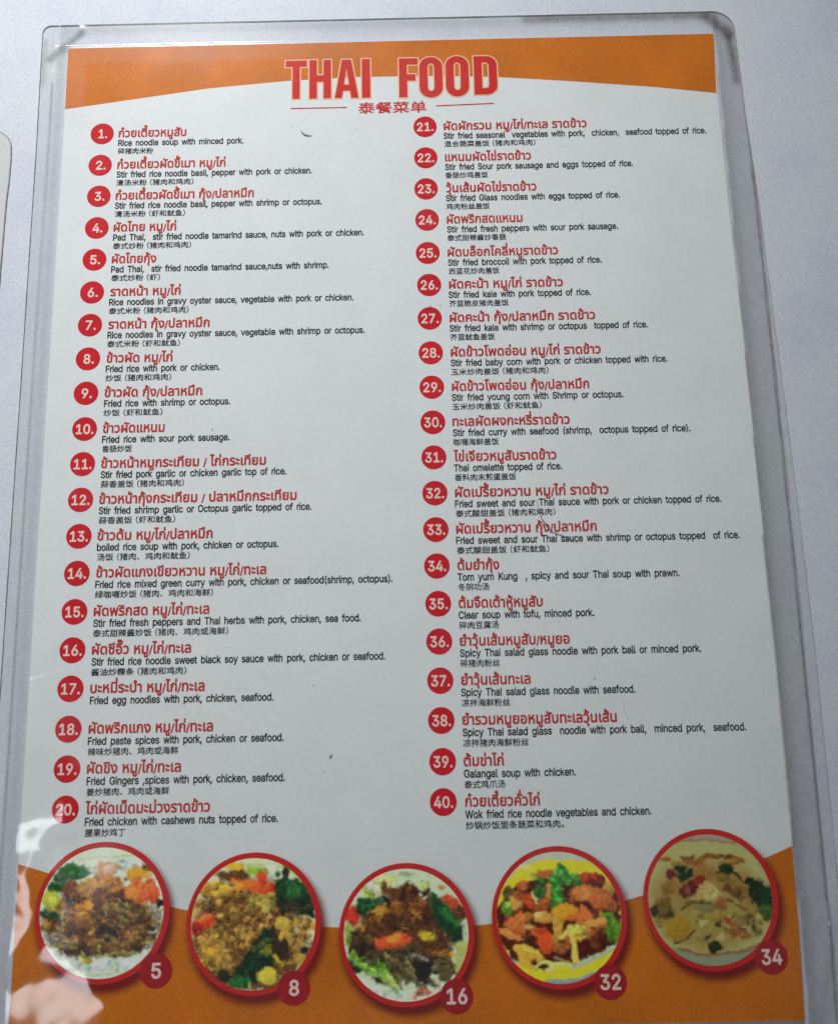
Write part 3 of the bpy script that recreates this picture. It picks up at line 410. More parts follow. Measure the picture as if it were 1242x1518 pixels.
def bezier_contours(text):
    c = bpy.data.curves.new('glyph', 'FONT')
    c.body = text
    c.size = 1
    o = bpy.data.objects.new('glyph', c)
    SC.collection.objects.link(o)
    dg = bpy.context.evaluated_depsgraph_get()
    dg.update()
    cc = o.evaluated_get(dg).to_curve(dg)
    out = []
    for sp in cc.splines:
        b = sp.bezier_points
        n = len(b)
        pts = []
        for i in range(n):
            q0, q1 = b[i], b[(i + 1) % n]
            P = [q0.co.xy, q0.handle_right.xy, q1.handle_left.xy, q1.co.xy]
            d = P[3] - P[0]
            L = max(d.length, 1e-9)
            dev = max(abs(d.x * (P[k].y - P[0].y) - d.y * (P[k].x - P[0].x)) / L for k in (1, 2))
            k = 1 if dev < 0.002 else (2 if dev < 0.012 else 4)
            for j in range(k):
                t = j / k
                q = P[0] * (1 - t) ** 3 + P[1] * 3 * t * (1 - t) ** 2 + P[2] * 3 * t * t * (1 - t) + P[3] * t ** 3
                if not pts or (abs(q.x - pts[-1][0]) + abs(q.y - pts[-1][1])) > 1e-4:
                    pts.append((q.x, q.y))
        out.append(pts)
    o.evaluated_get(dg).to_curve_clear()
    bpy.data.objects.remove(o)
    bpy.data.curves.remove(c)
    return out


BAR = None


def glyph(ch, bold, system):
    """(advance, groups) in em units; Latin from the outline table, Thai and Chinese from Blender's own text"""
    global BAR
    key = (ch, bold, system)
    if key in _cache:
        return _cache[key]
    if not system and ch in GLYPHS:
        g = GLYPHS[ch]
        cs = [[(c[i] / 1000, c[i + 1] / 1000) for i in range(0, len(c), 2)] for c in g[1:]]
        adv = g[0] / 1000
    elif ch == ' ':
        cs, adv = [], 0.25
    else:
        if BAR is None:
            BAR = max(x for c in bezier_contours('|') for x, y in c)
        cs = bezier_contours(ch)
        allc = bezier_contours(ch + '|')
        adv = max(x for c in allc for x, y in c) - BAR
    _cache[key] = (adv, fill_contours(cs, bold))
    return _cache[key]


UPPER = set('ิีึืั็ํ')
TONE = set('่้๊๋์')


def text_mesh(name, text, x0, x1, yb, height, ref, mat, parent, z, bold=0.0, word=1.0, track=0.0,
              system=False, squeeze_paren=False):
    """lettering whose ink runs from x0 to x1 with its baseline at yb; ref is the glyph whose height is 'height'"""
    rg = glyph(ref, 0.0, system)[1]
    ry = [v[1] for g in rg for v in g[0]]
    sy = height / (max(ry) - min(ry))
    base = min(ry) if system == 'cjk' else 0.0
    pen = 0.0
    placed = []
    prev = ''
    for ch in text:
        if ch == ' ':
            pen += 0.19 * word
            prev = ch
            continue
        adv, gr = glyph(ch, bold, system if ch not in '/' else False)
        dy = 0.0
        if ch in TONE and prev in UPPER:
            dy = 0.155
        shift = 0.0
        if ch == '（':
            shift, adv = -adv * 0.28, adv * 0.72
        if ch == '）':
            adv = adv * 0.72
        placed.append((pen + shift, dy, gr))
        pen += adv + (track if adv > 0.01 else 0)
        prev = ch
    xs = [v[0] + px for px, dy, gr in placed for g in gr for v in g[0]]
    a, b = min(xs), max(xs)
    sx = (x1 - x0) / (b - a)
    verts, faces = [], []
    for k, (px, dy, gr) in enumerate(placed):
        for q, (vs, ts) in enumerate(gr):
            o = len(verts)
            zz = z + 0.0025 * q + 0.005 * (k % 2)
            verts += [(x0 + (v[0] + px - a) * sx, yb + (v[1] + dy - base) * sy, zz) for v in vs]
            for t in ts:
                p = [verts[o + i] for i in t]
                s = (p[1][0] - p[0][0]) * (p[2][1] - p[0][1]) - (p[2][0] - p[0][0]) * (p[1][1] - p[0][1])
                faces.append(tuple(o + i for i in (t if s > 0 else t[::-1])))
    return mesh_obj(name, verts, faces, mat, parent)


def disc_mesh(name, cx, cy, r, z, mat, parent, r_in=0.0, n=72, squash=1.0):
    v, f = [], []
    if r_in <= 0:
        v = [(cx, cy, z)] + [(cx + r * math.cos(2 * math.pi * i / n), cy + r * squash * math.sin(2 * math.pi * i / n), z) for i in range(n)]
        f = [(0, 1 + i, 1 + (i + 1) % n) for i in range(n)]
    else:
        for i in range(n):
            a = 2 * math.pi * i / n
            v += [(cx + r_in * math.cos(a), cy + r_in * math.sin(a), z), (cx + r * math.cos(a), cy + r * math.sin(a), z)]
        f = [(2 * i, 2 * i + 1, (2 * i + 3) % (2 * n), (2 * i + 2) % (2 * n)) for i in range(n)]
    return mesh_obj(name, v, f, mat, parent)


def flat_poly(name, pts, z, mat, parent):
    tris = tessellate_polygon([[Vector((x, y, 0)) for x, y in pts]])
    fs = []
    for t in tris:
        p = [pts[i] for i in t]
        s = (p[1][0] - p[0][0]) * (p[2][1] - p[0][1]) - (p[2][0] - p[0][0]) * (p[1][1] - p[0][1])
        fs.append(tuple(t) if s > 0 else tuple(t)[::-1])
    return mesh_obj(name, [(x, y, z) for x, y in pts], fs, mat, parent)


def stroke(name, pts, w, z, mat, parent, taper=True, zf=None):
    """a drawn line as a thin ribbon that follows pts"""
    q = []
    for i in range(len(pts) - 1):
        for j in range(6):
            t = j / 6
            q.append((pts[i][0] * (1 - t) + pts[i + 1][0] * t, pts[i][1] * (1 - t) + pts[i + 1][1] * t))
    q.append(pts[-1])
    for _ in range(3):
        q = [q[0]] + [((q[i - 1][0] + 2 * q[i][0] + q[i + 1][0]) / 4, (q[i - 1][1] + 2 * q[i][1] + q[i + 1][1]) / 4) for i in range(1, len(q) - 1)] + [q[-1]]
    v, f = [], []
    for i, p in enumerate(q):
        a, b = q[max(0, i - 1)], q[min(len(q) - 1, i + 1)]
        d = (b[0] - a[0], b[1] - a[1])
        l = math.hypot(*d) or 1
        t = i / (len(q) - 1)
        ww = w * 0.5 * ((0.25 + 0.75 * math.sin(math.pi * min(1, max(0, t)))) if taper else 1) * (1 + 0.18 * math.sin(i * 2.3))
        zz = z if zf is None else zf(p[0], p[1]) + z
        v += [(p[0] + d[1] / l * ww, p[1] - d[0] / l * ww, zz), (p[0] - d[1] / l * ww, p[1] + d[0] / l * ww, zz)]
    f = [(2 * i, 2 * i + 2, 2 * i + 3, 2 * i + 1) for i in range(len(q) - 1)]
    f = [t[::-1] for t in f]
    return mesh_obj(name, v, f, mat, parent)


# ------------------------------------------------------------------ tabletop
TABLE_Z = -1.25
tb = mesh_obj('tabletop', [(-700, -900, TABLE_Z), (900, -900, TABLE_Z), (900, 600, TABLE_Z), (-700, 600, TABLE_Z),
                           (-700, -900, TABLE_Z - 25), (900, -900, TABLE_Z - 25), (900, 600, TABLE_Z - 25), (-700, 600, TABLE_Z - 25)],
              [(0, 1, 2, 3), (0, 4, 5, 1), (1, 5, 6, 2), (2, 6, 7, 3), (3, 7, 4, 0), (7, 6, 5, 4)], M_TABLE)
tb['kind'] = 'structure'

# ------------------------------------------------------------------ the menu: sheet and printed bands
menu = empty('laminated_menu', 'laminated restaurant menu with orange header, forty numbered dishes and five round food photos', 'menu')

n = len(PAPER)
bot = -0.95
v = [(x, y, 0.0) for x, y in PAPER] + [(x, y, bot) for x, y in PAPER]
tt = [tuple(t) for t in tessellate_polygon([[Vector((x, y, 0)) for x, y in PAPER]])]
f = []
for t in tt:
    p = [PAPER[i] for i in t]
    s = (p[1][0] - p[0][0]) * (p[2][1] - p[0][1]) - (p[2][0] - p[0][0]) * (p[1][1] - p[0][1])
    f.append(t if s > 0 else t[::-1])
f += [(i, i + n, (i + 1) % n + n, (i + 1) % n) for i in range(n)]
mesh_obj('paper_sheet', v, f, M_PAPER, menu)
flat_poly('header_band', HEADER, 0.02, M_ORANGE, menu)
flat_poly('footer_band', FOOTER, 0.02, M_ORANGE, menu)

# ------------------------------------------------------------------ title
def letter_shapes(c):
    """condensed capitals in a unit box, counter-clockwise outlines and clockwise holes; w, h stroke shares"""
    if c == 'I':
        return [[(0, 0), (1, 0), (1, 1), (0, 1)]]
    if c == 'T':
        return [[(0.33, 0), (0.67, 0), (0.67, 0.835), (1, 0.835), (1, 1), (0, 1), (0, 0.835), (0.33, 0.835)]]
    if c == 'H':
        return [[(0, 0), (0.345, 0), (0.345, 0.43), (0.655, 0.43), (0.655, 0), (1, 0), (1, 1), (0.655, 1), (0.655, 0.60), (0.345, 0.60), (0.345, 1), (0, 1)]]
    if c == 'F':
        return [[(0, 0), (0.42, 0), (0.42, 0.42), (0.87, 0.42), (0.87, 0.585), (0.42, 0.585), (0.42, 0.835), (1, 0.835), (1, 1), (0, 1)]]
    if c == 'A':
        return [[(0, 0), (0.30, 0), (0.355, 0.19), (0.655, 0.19), (0.71, 0), (1.02, 0), (0.71, 1), (0.31, 1)],
                [(0.39, 0.345), (0.505, 0.76), (0.62, 0.345)]]

    def arc(cx, cy, rx, ry, a0, a1, n=8):
        return [(cx + rx * math.cos(a0 + (a1 - a0) * i / n), cy + ry * math.sin(a0 + (a1 - a0) * i / n)) for i in range(n + 1)]
    h = math.pi / 2
    if c == 'O':
        o = arc(.5, .24, .5, .25, -2 * h, -h) + arc(.5, .24, .5, .25, -h, 0)[1:] + arc(.5, .76, .5, .25, 0, h) + arc(.5, .76, .5, .25, h, 2 * h)[1:]
        i = arc(.5, .25, .145, .1, -2 * h, -h) + arc(.5, .25, .145, .1, -h, 0)[1:] + arc(.5, .75, .145, .1, 0, h) + arc(.5, .75, .145, .1, h, 2 * h)[1:]
        return [o, i[::-1]]
    if c == 'D':
        o = [(0, 0), (.52, 0)] + arc(.52, .23, .48, .23, -h, 0)[1:] + arc(.52, .77, .48, .23, 0, h) + [(0, 1)]
        i = [(.35, .165), (.5, .165)] + arc(.5, .26, .145, .095, -h, 0)[1:] + arc(.5, .74, .145, .095, 0, h) + [(.35, .835)]
        return [o, i[::-1]]


for k, (c, xa, ya, xb, yb) in enumerate(TITLE):
    cs = []
    for s in letter_shapes(c):
        cs.append([(xa + px * (xb - xa), ya + py * (yb - ya)) for px, py in s])
    vs, ts = fill_contours(cs)[0]
    def up(vs, ts):
        r = []
        for t in ts:
            p = [vs[i] for i in t]
            s = (p[1][0] - p[0][0]) * (p[2][1] - p[0][1]) - (p[2][0] - p[0][0]) * (p[1][1] - p[0][1])
            r.append(t if s > 0 else t[::-1])
        return r
    let = mesh_obj('title_letter', [(x, y, 0.06) for x, y in vs], up(vs, ts), M_TITLE, menu)
    let['label'] = 'red capital letter %s of the heading, outlined in pale orange' % c
    vs, ts = fill_contours(cs, 0.42)[0]
    mesh_obj('letter_outline', [(x, y, 0.04 + 0.003 * (k % 2)) for x, y in vs], up(vs, ts), M_HALO, let)

text_mesh('subtitle', '泰餐菜单', SUB[0][0], SUB[1][0], SUB[0][1] - 0.15, 4.0, '肉', M_TITLE, menu, 0.06, bold=0.014, system='cjk')
for r in RULES:
    stroke('rule_line', r, 0.36, 0.06, M_TITLE, menu, taper=False)

# ------------------------------------------------------------------ the forty dishes
for num, bx, by, th, en, ch in ROWS:
    bd = disc_mesh('number_badge', bx, by, 3.72, 0.04, M_RED, menu, n=40)
    s = '%d.' % num
    w = 5.3 if num > 9 else 3.15
    if num == 1:
        w = 2.75
    cx = bx + (0.05 if num > 9 else 0.25)
    nm = text_mesh('numeral', s, cx - w / 2, cx + w / 2, by - 1.5, 3.0, '0', M_CREAM, bd, 0.07, bold=0.020)
    t = text_mesh('dish_name', th[0], th[1], th[2], th[3], 2.28, 'ก', M_THAI, menu, 0.06, bold=0.028, system='thai', word=1.5)
    t['label'] = 'red Thai dish name beside number %d' % num
    t = text_mesh('english_line', en[0], en[1], en[2], en[3], 2.05, 'F', M_BLACK, menu, 0.06, bold=0.019, word=1.7, track=-0.014)
    t['label'] = 'black English line reading: %s' % en[0].replace('  ', ' ')
    if ch:
        t = text_mesh('chinese_line', ch[0], ch[1], ch[2], ch[3], 2.08, '肉', M_BLACK, menu, 0.06, bold=0.014, system='cjk')
        t['label'] = 'small black Chinese line under number %d' % num


# ------------------------------------------------------------------ the five food photographs (flat print)
def smooth_noise(n, cell, rng):
    g = rng.random((n // cell + 3, n // cell + 3))
    x = np.arange(n) / cell
    i = x.astype(int)
    f = x - i
    f = f * f * (3 - 2 * f)
    a = g[np.ix_(i, i)]
    b = g[np.ix_(i, i + 1)]
    c = g[np.ix_(i + 1, i)]
    d = g[np.ix_(i + 1, i + 1)]
    fx = f[None, :]
    fy = f[:, None]
    return (a * (1 - fx) + b * fx) * (1 - fy) + (c * (1 - fx) + d * fx) * fy - 0.5


class Canvas:
    """a small painting: picture units, x right and y down, about 1240 x 1350"""
    N = 250

    def __init__(s, cx, cy, rx, ry, white, seed):
        s.cx, s.cy, s.rx, s.ry = cx, cy, rx, ry
        s.rng = np.random.default_rng(seed)
        s.gap = 1.1
        s.gain = 1.16
        s.nfleck, s.grainy, s.fl, s.fa = 3000, 0.3, 1.0, 0.75
        s.white = np.array(lin(*white))
        g = np.linspace(-1.03, 1.03, s.N)
        s.X, s.Y = np.meshgrid(cx + g * rx, cy + g * ry)
        s.img = np.zeros((s.N, s.N, 3))
        s.n1 = smooth_noise(s.N, 22, s.rng)
        s.n2 = smooth_noise(s.N, 9, s.rng)
        s.n3 = smooth_noise(s.N, 4, s.rng)
        s.n4 = smooth_noise(s.N, 2, s.rng)
        s.n5 = smooth_noise(s.N, 3, s.rng)

    def col(s, c):
        c = np.array(lin(*c)) / s.white * 0.80
        return np.clip(c, 0.002, 0.9)

    def flecks(s, im):
        """the fine grains and strands that lie in every patch of food, each a shade off its surroundings"""
        n = s.N
        flow = smooth_noise(n, 30, s.rng) * 9
        src = im.copy()
        for k in range(s.nfleck):
            i, j = int(s.rng.integers(8, n - 8)), int(s.rng.integers(8, n - 8))
            c = src[i, j]
            lum = c.mean()
            if lum > 0.30:
                continue
            round_ = s.rng.random() < s.grainy
            th = flow[i, j] + (s.rng.random() - 0.5) * 2.0
            hl = (0.8 if round_ else 2.5 + 5.0 * s.rng.random()) * s.fl
            w = (1.3 + 1.2 * s.rng.random()) if round_ else (0.75 + 0.65 * s.rng.random())
            R = int(hl + w + 3)
            a0, a1, b0, b1 = max(0, i - R), min(n, i + R + 1), max(0, j - R), min(n, j + R + 1)
            yy_, xx_ = np.mgrid[a0:a1, b0:b1]
            dy, dx = yy_ - i, xx_ - j
            u = dx * math.cos(th) + dy * math.sin(th)
            v_ = -dx * math.sin(th) + dy * math.cos(th) + 0.04 * u * u * (1 if k % 2 else -1)
            d = np.hypot(np.clip(np.abs(u) - hl, 0, None), v_)
            f = 0.50 + 1.15 * s.rng.random()
            if f > 1:
                f = 1 + (f - 1) * 1.1
            warm = np.array((1.0, 0.96 + 0.08 * s.rng.random(), 0.85 + 0.3 * s.rng.random()))
            al = np.clip(w - d + 0.5, 0, 1)[..., None] * s.fa
            edge = np.clip(w + 1.1 - d + 0.5, 0, 1)[..., None] * 0.28 * s.fa * (f > 1)
            tile = im[a0:a1, b0:b1]
            tile = tile * (1 - edge)
            shade = (1 + 0.25 * np.clip(-dy / (w + 1), -1, 1))[..., None]
            im[a0:a1, b0:b1] = tile * (1 - al) + c * f * warm * shade * al
        return im

    def finish(s):
        """ragged, grainy edges as in a small printed photograph of food"""
        n = s.N
        jj, ii = np.meshgrid(np.arange(n), np.arange(n))
        wa = smooth_noise(n, 5, s.rng) * 2.6 + smooth_noise(n, 3, s.rng) * 1.4 + smooth_noise(n, 12, s.rng) * 4
        wb = smooth_noise(n, 5, s.rng) * 2.6 + smooth_noise(n, 3, s.rng) * 1.4 + smooth_noise(n, 12, s.rng) * 4
        x = np.clip(jj + wa, 0, n - 1).astype(int)
        y = np.clip(ii + wb, 0, n - 1).astype(int)
        im = s.img
        for _ in range(2):
            for ax in (0, 1):
                im = (np.roll(im, 1, ax) + 2 * im + np.roll(im, -1, ax)) / 4
        im = s.flecks(im[y, x])
        lum = im.mean(-1, keepdims=True)
        tex = (smooth_noise(n, 3, s.rng) * 0.55 + smooth_noise(n, 6, s.rng) * 0.5 + smooth_noise(n, 2, s.rng) * 0.35)[..., None]
        dark = np.clip(1.25 - lum * 2.6, 0.12, 1)
        im = im * (1 + tex * 1.0 * dark)
        g = im.mean(-1, keepdims=True)
        im = np.clip(g + (im - g) * 0.90, 0.002, 1) ** 1.18
        st = np.clip((im[..., 0] - im[..., 2]) / (im[..., 0] + 1e-3) * 1.6 - 0.4, 0, 1)[..., None]
        im = im * ((1 - st) * np.array((0.96, 0.97, 0.93)) + st * np.array((1.10, 1.0, 0.74)))
        gap = smooth_noise(n, 5, s.rng) + 0.7 * smooth_noise(n, 3, s.rng)
        sat = np.clip((im.max(-1) - im.min(-1)) / (im.max(-1) + 1e-3) * 1.6 - 0.3, 0, 1) * np.clip((0.30 - im.mean(-1)) / 0.12, 0, 1)
        im = im * (1 - s.gap * np.clip(gap - 0.02, 0, 0.5) * sat)[..., None]
        b = np.clip(im * s.gain, 0, 1)
        for ax in (0, 1):
            b = (np.roll(b, 1, ax) + 2 * b + np.roll(b, -1, ax)) / 4
        return b

    def fill(s, c, tex=0.05):
        s.img[:] = s.col(c) * (1 + tex * s.n2[..., None])

    def put(s, a, c, shade=None, tex=0.25):
        c = s.col(c)[None, None, :] * (1 + tex * (s.n3 + s.n4 + 0.6 * s.n2))[..., None]
        if shade is not None:
            c = c * (1 + shade)[..., None]
        a = np.clip(a, 0, 1)[..., None]
        s.img = s.img * (1 - a) + c * a

    def blob(s, x, y, rx, ry, c, rot=0, edge=0.5, tex=0.3, vol=0.35, soft=5.0):
        ca, sa = math.cos(math.radians(rot)), math.sin(math.radians(rot))
        u = ((s.X - x) * ca + (s.Y - y) * sa) / rx
        w = (-(s.X - x) * sa + (s.Y - y) * ca) / ry
        r = np.sqrt(u * u + w * w) + edge * (s.n1 * 0.6 + s.n2 * 0.7 + s.n3 * 0.35)
        sh = vol * (-(s.Y - y) / max(rx, ry) * 0.5 - (s.X - x) / max(rx, ry) * 0.2) - vol * 0.6 * np.clip(r - 0.6, 0, 1)
        s.put((1 - r) * soft, c, sh, tex)

    def poly(s, pts, c, tex=0.25, soft=0.12, grad=0.0, wob=8):
        """convex-ish or any polygon by even-odd rule, with a slightly rough edge"""
        X = s.X + wob * 2 * s.n3
        Y = s.Y + wob * 2 * s.n5
        ins = np.zeros(X.shape, bool)
        j = len(pts) - 1
        for i in range(len(pts)):
            xi, yi = pts[i]
            xj, yj = pts[j]
            if yi != yj:
                ins ^= ((yi > Y) != (yj > Y)) & (X < (xj - xi) * (Y - yi) / (yj - yi) + xi)
            j = i
        a = ins.astype(float)
        a = (a + np.roll(a, 1, 0) + np.roll(a, -1, 0) + np.roll(a, 1, 1) + np.roll(a, -1, 1)) / 5
        cy = sum(p[1] for p in pts) / len(pts)
        h = max(p[1] for p in pts) - min(p[1] for p in pts) + 1
        s.put(a, c, -grad * (s.Y - cy) / h, tex)

    def line(s, pts, w, c, tex=0.2, vol=0.25):
        best = np.full(s.X.shape, 1e9)
        side = np.zeros(s.X.shape)
        for i in range(len(pts) - 1):
            ax, ay = pts[i]
            bx, by = pts[i + 1]
            dx, dy = bx - ax, by - ay
            L2 = dx * dx + dy * dy + 1e-6
            t = np.clip(((s.X - ax) * dx + (s.Y - ay) * dy) / L2, 0, 1)
            d = np.hypot(s.X - ax - t * dx, s.Y - ay - t * dy)
            m = d < best
            best = np.where(m, d, best)
            side = np.where(m, s.Y - ay - t * dy, side)
        s.put((w / 2 - best) / 4 + 0.5, c, -vol * side / w, tex)

    def scatter(s, n, x, y, rx, ry, pal, size, elong=1.6, rot=None, edge=0.6, vol=0.5, tex=0.35):
        for _ in range(n):
            a = s.rng.random() * 2 * math.pi
            q = math.sqrt(s.rng.random())
            c = pal[int(s.rng.integers(len(pal)))]
            k = 0.82 + 0.36 * s.rng.random()
            c = tuple(min(250, v * k) for v in c)
            z = size[0] + (size[1] - size[0]) * s.rng.random()
            ro = s.rng.random() * 180 if rot is None else rot + 50 * (s.rng.random() - 0.5)
            s.blob(x + rx * q * math.cos(a), y + ry * q * math.sin(a), z * elong, z, c, ro, edge, tex, vol)

    def strands(s, n, x, y, rx, ry, pal, w, ln, rot=None, curl=0.9):
        for _ in range(n):
            a = s.rng.random() * 2 * math.pi
            q = math.sqrt(s.rng.random())
            px, py = x + rx * q * math.cos(a), y + ry * q * math.sin(a)
            th = s.rng.random() * 2 * math.pi if rot is None else math.radians(rot) + (s.rng.random() - 0.5)
            pts = [(px, py)]
            dc = (s.rng.random() - 0.5) * curl
            for _k in range(5):
                px += math.cos(th) * ln / 5
                py += math.sin(th) * ln / 5
                th += dc
                pts.append((px, py))
            c = pal[int(s.rng.integers(len(pal)))]
            k = 0.85 + 0.3 * s.rng.random()
            s.line(pts, w[0] + (w[1] - w[0]) * s.rng.random(), tuple(min(250, v * k) for v in c))


def photo_5():
    s = Canvas(600, 662, 495, 518, (188, 192, 196), 5)
    s.fill((192, 202, 190))
    s.line([(380, 232), (860, 206)], 9, (165, 180, 110))
    s.scatter(14, 420, 330, 150, 60, [(170, 195, 170), (205, 210, 205)], (10, 22))
    s.scatter(10, 860, 270, 130, 40, [(150, 190, 175), (205, 212, 212)], (10, 22))
    s.poly([(180, 400), (255, 290), (330, 258), (420, 290), (515, 345), (450, 380), (330, 410)], (38, 105, 48), grad=0.5)
    s.line([(210, 385), (300, 350), (480, 350)], 10, (70, 140, 70))
    s.poly([(150, 450), (200, 410), (330, 415), (400, 440), (300, 500), (160, 480)], (24, 90, 45), grad=0.4)
    s.blob(630, 320, 105, 70, (180, 140, 120), 0, 0.6)
    s.blob(650, 310, 55, 38, (205, 175, 160), 0, 0.5)
    s.blob(600, 730, 510, 315, (96, 68, 38), 0, 0.25, 0.6, 0.1)
    s.blob(340, 480, 90, 80, (128, 62, 32), 0, 0.5)
    s.scatter(75, 600, 740, 460, 250, [(128, 92, 44), (74, 48, 34), (150, 106, 52), (94, 74, 34), (112, 62, 42), (60, 42, 40), (156, 126, 62)], (16, 38), 1.8)
    s.blob(500, 450, 120, 75, (170, 136, 74), -8, 0.7, 0.4, 0.5)
    s.blob(660, 410, 140, 46, (168, 124, 62), 5, 0.8, 0.5)
    s.blob(470, 490, 60, 50, (160, 130, 78), 0, 0.7)
    s.blob(420, 660, 100, 90, (164, 118, 38), 20, 0.8, 0.5, 0.5)
    s.blob(500, 610, 46, 60, (186, 142, 34), 0, 0.5)
    s.blob(450, 720, 90, 50, (158, 112, 48), 20, 0.8)
    s.blob(570, 560, 70, 90, (104, 58, 46), 0, 0.7)
    s.blob(740, 510, 70, 60, (92, 48, 38), 0, 0.7)
    s.blob(720, 470, 80, 30, (170, 124, 44), -20, 0.9)
    s.poly([(785, 330), (860, 300), (930, 315), (985, 330), (940, 380), (900, 425), (820, 425), (790, 380)], (190, 146, 22), grad=0.4)
    s.blob(940, 310, 50, 26, (120, 88, 32), 0, 0.7)
    s.blob(960, 370, 45, 26, (206, 168, 96), -35, 0.6)
    s.blob(920, 500, 140, 105, (186, 98, 40), 0, 0.5, 0.4, 0.4)
    s.blob(990, 530, 75, 85, (196, 84, 38), 0, 0.6)
    s.blob(850, 520, 60, 60, (194, 130, 52), 0, 0.7)
    for q in ((900, 450, 60), (960, 480, 40), (1000, 430, 40)):
        s.line([(q[0], q[1] + 60), (q[0] - 15, q[1]), (q[0] + q[2], q[1] - 45)], 12, (214, 128, 74))
    s.blob(1065, 590, 45, 40, (46, 34, 42), 0, 0.6)
    s.blob(680, 830, 120, 75, (44, 32, 42), 10, 0.7, 0.5, 0.2)
    s.blob(880, 650, 90, 40, (84, 66, 36), 20, 0.6)
    for a, b, c, d in ((650, 585, 760, 640), (730, 575, 830, 630), (700, 630, 820, 660), (620, 600, 640, 680), (740, 690, 800, 730)):
        s.line([(a, b), (c, d)], 24, (138, 132, 72))
    s.blob(190, 555, 80, 88, (160, 178, 52), 0, 0.25, 0.2)
    s.blob(200, 560, 40, 50, (184, 196, 92), 0, 0.4, 0.2)
    s.blob(190, 670, 95, 40, (28, 88, 58), 10, 0.5)
    s.strands(50, 600, 830, 450, 150, [(136, 118, 60), (84, 64, 36), (158, 136, 80), (60, 44, 40)], (6, 14), 110, 25)
    s.strands(26, 380, 640, 200, 200, [(168, 126, 62), (110, 74, 40), (184, 148, 84)], (5, 11), 90)
    s.strands(30, 900, 780, 180, 170, [(130, 112, 56), (92, 66, 46), (160, 132, 78)], (6, 13), 100, 20)
    s.line([(265, 800), (325, 865)], 20, (150, 152, 104))
    s.line([(160, 910), (330, 925), (420, 940)], 26, (132, 128, 66))
    s.line([(585, 880), (592, 1000), (770, 970), (900, 990)], 16, (148, 156, 84))
    s.line([(440, 950), (520, 1030)], 18, (162, 156, 96))
    s.blob(975, 895, 55, 20, (180, 180, 112), -3, 0.4)
    s.poly([(60, 1005), (340, 1030), (520, 1050), (700, 1030), (910, 1000), (1150, 960), (1150, 1250), (60, 1250)], (190, 200, 192), 0.08)
    s.scatter(26, 600, 1080, 330, 40, [(160, 188, 160), (196, 206, 196), (170, 196, 186)], (12, 26))
    s.line([(300, 1105), (560, 1150), (860, 1120)], 8, (150, 182, 120))
    s.scatter(6, 500, 1030, 40, 12, [(180, 176, 60)], (12, 20))
    return s


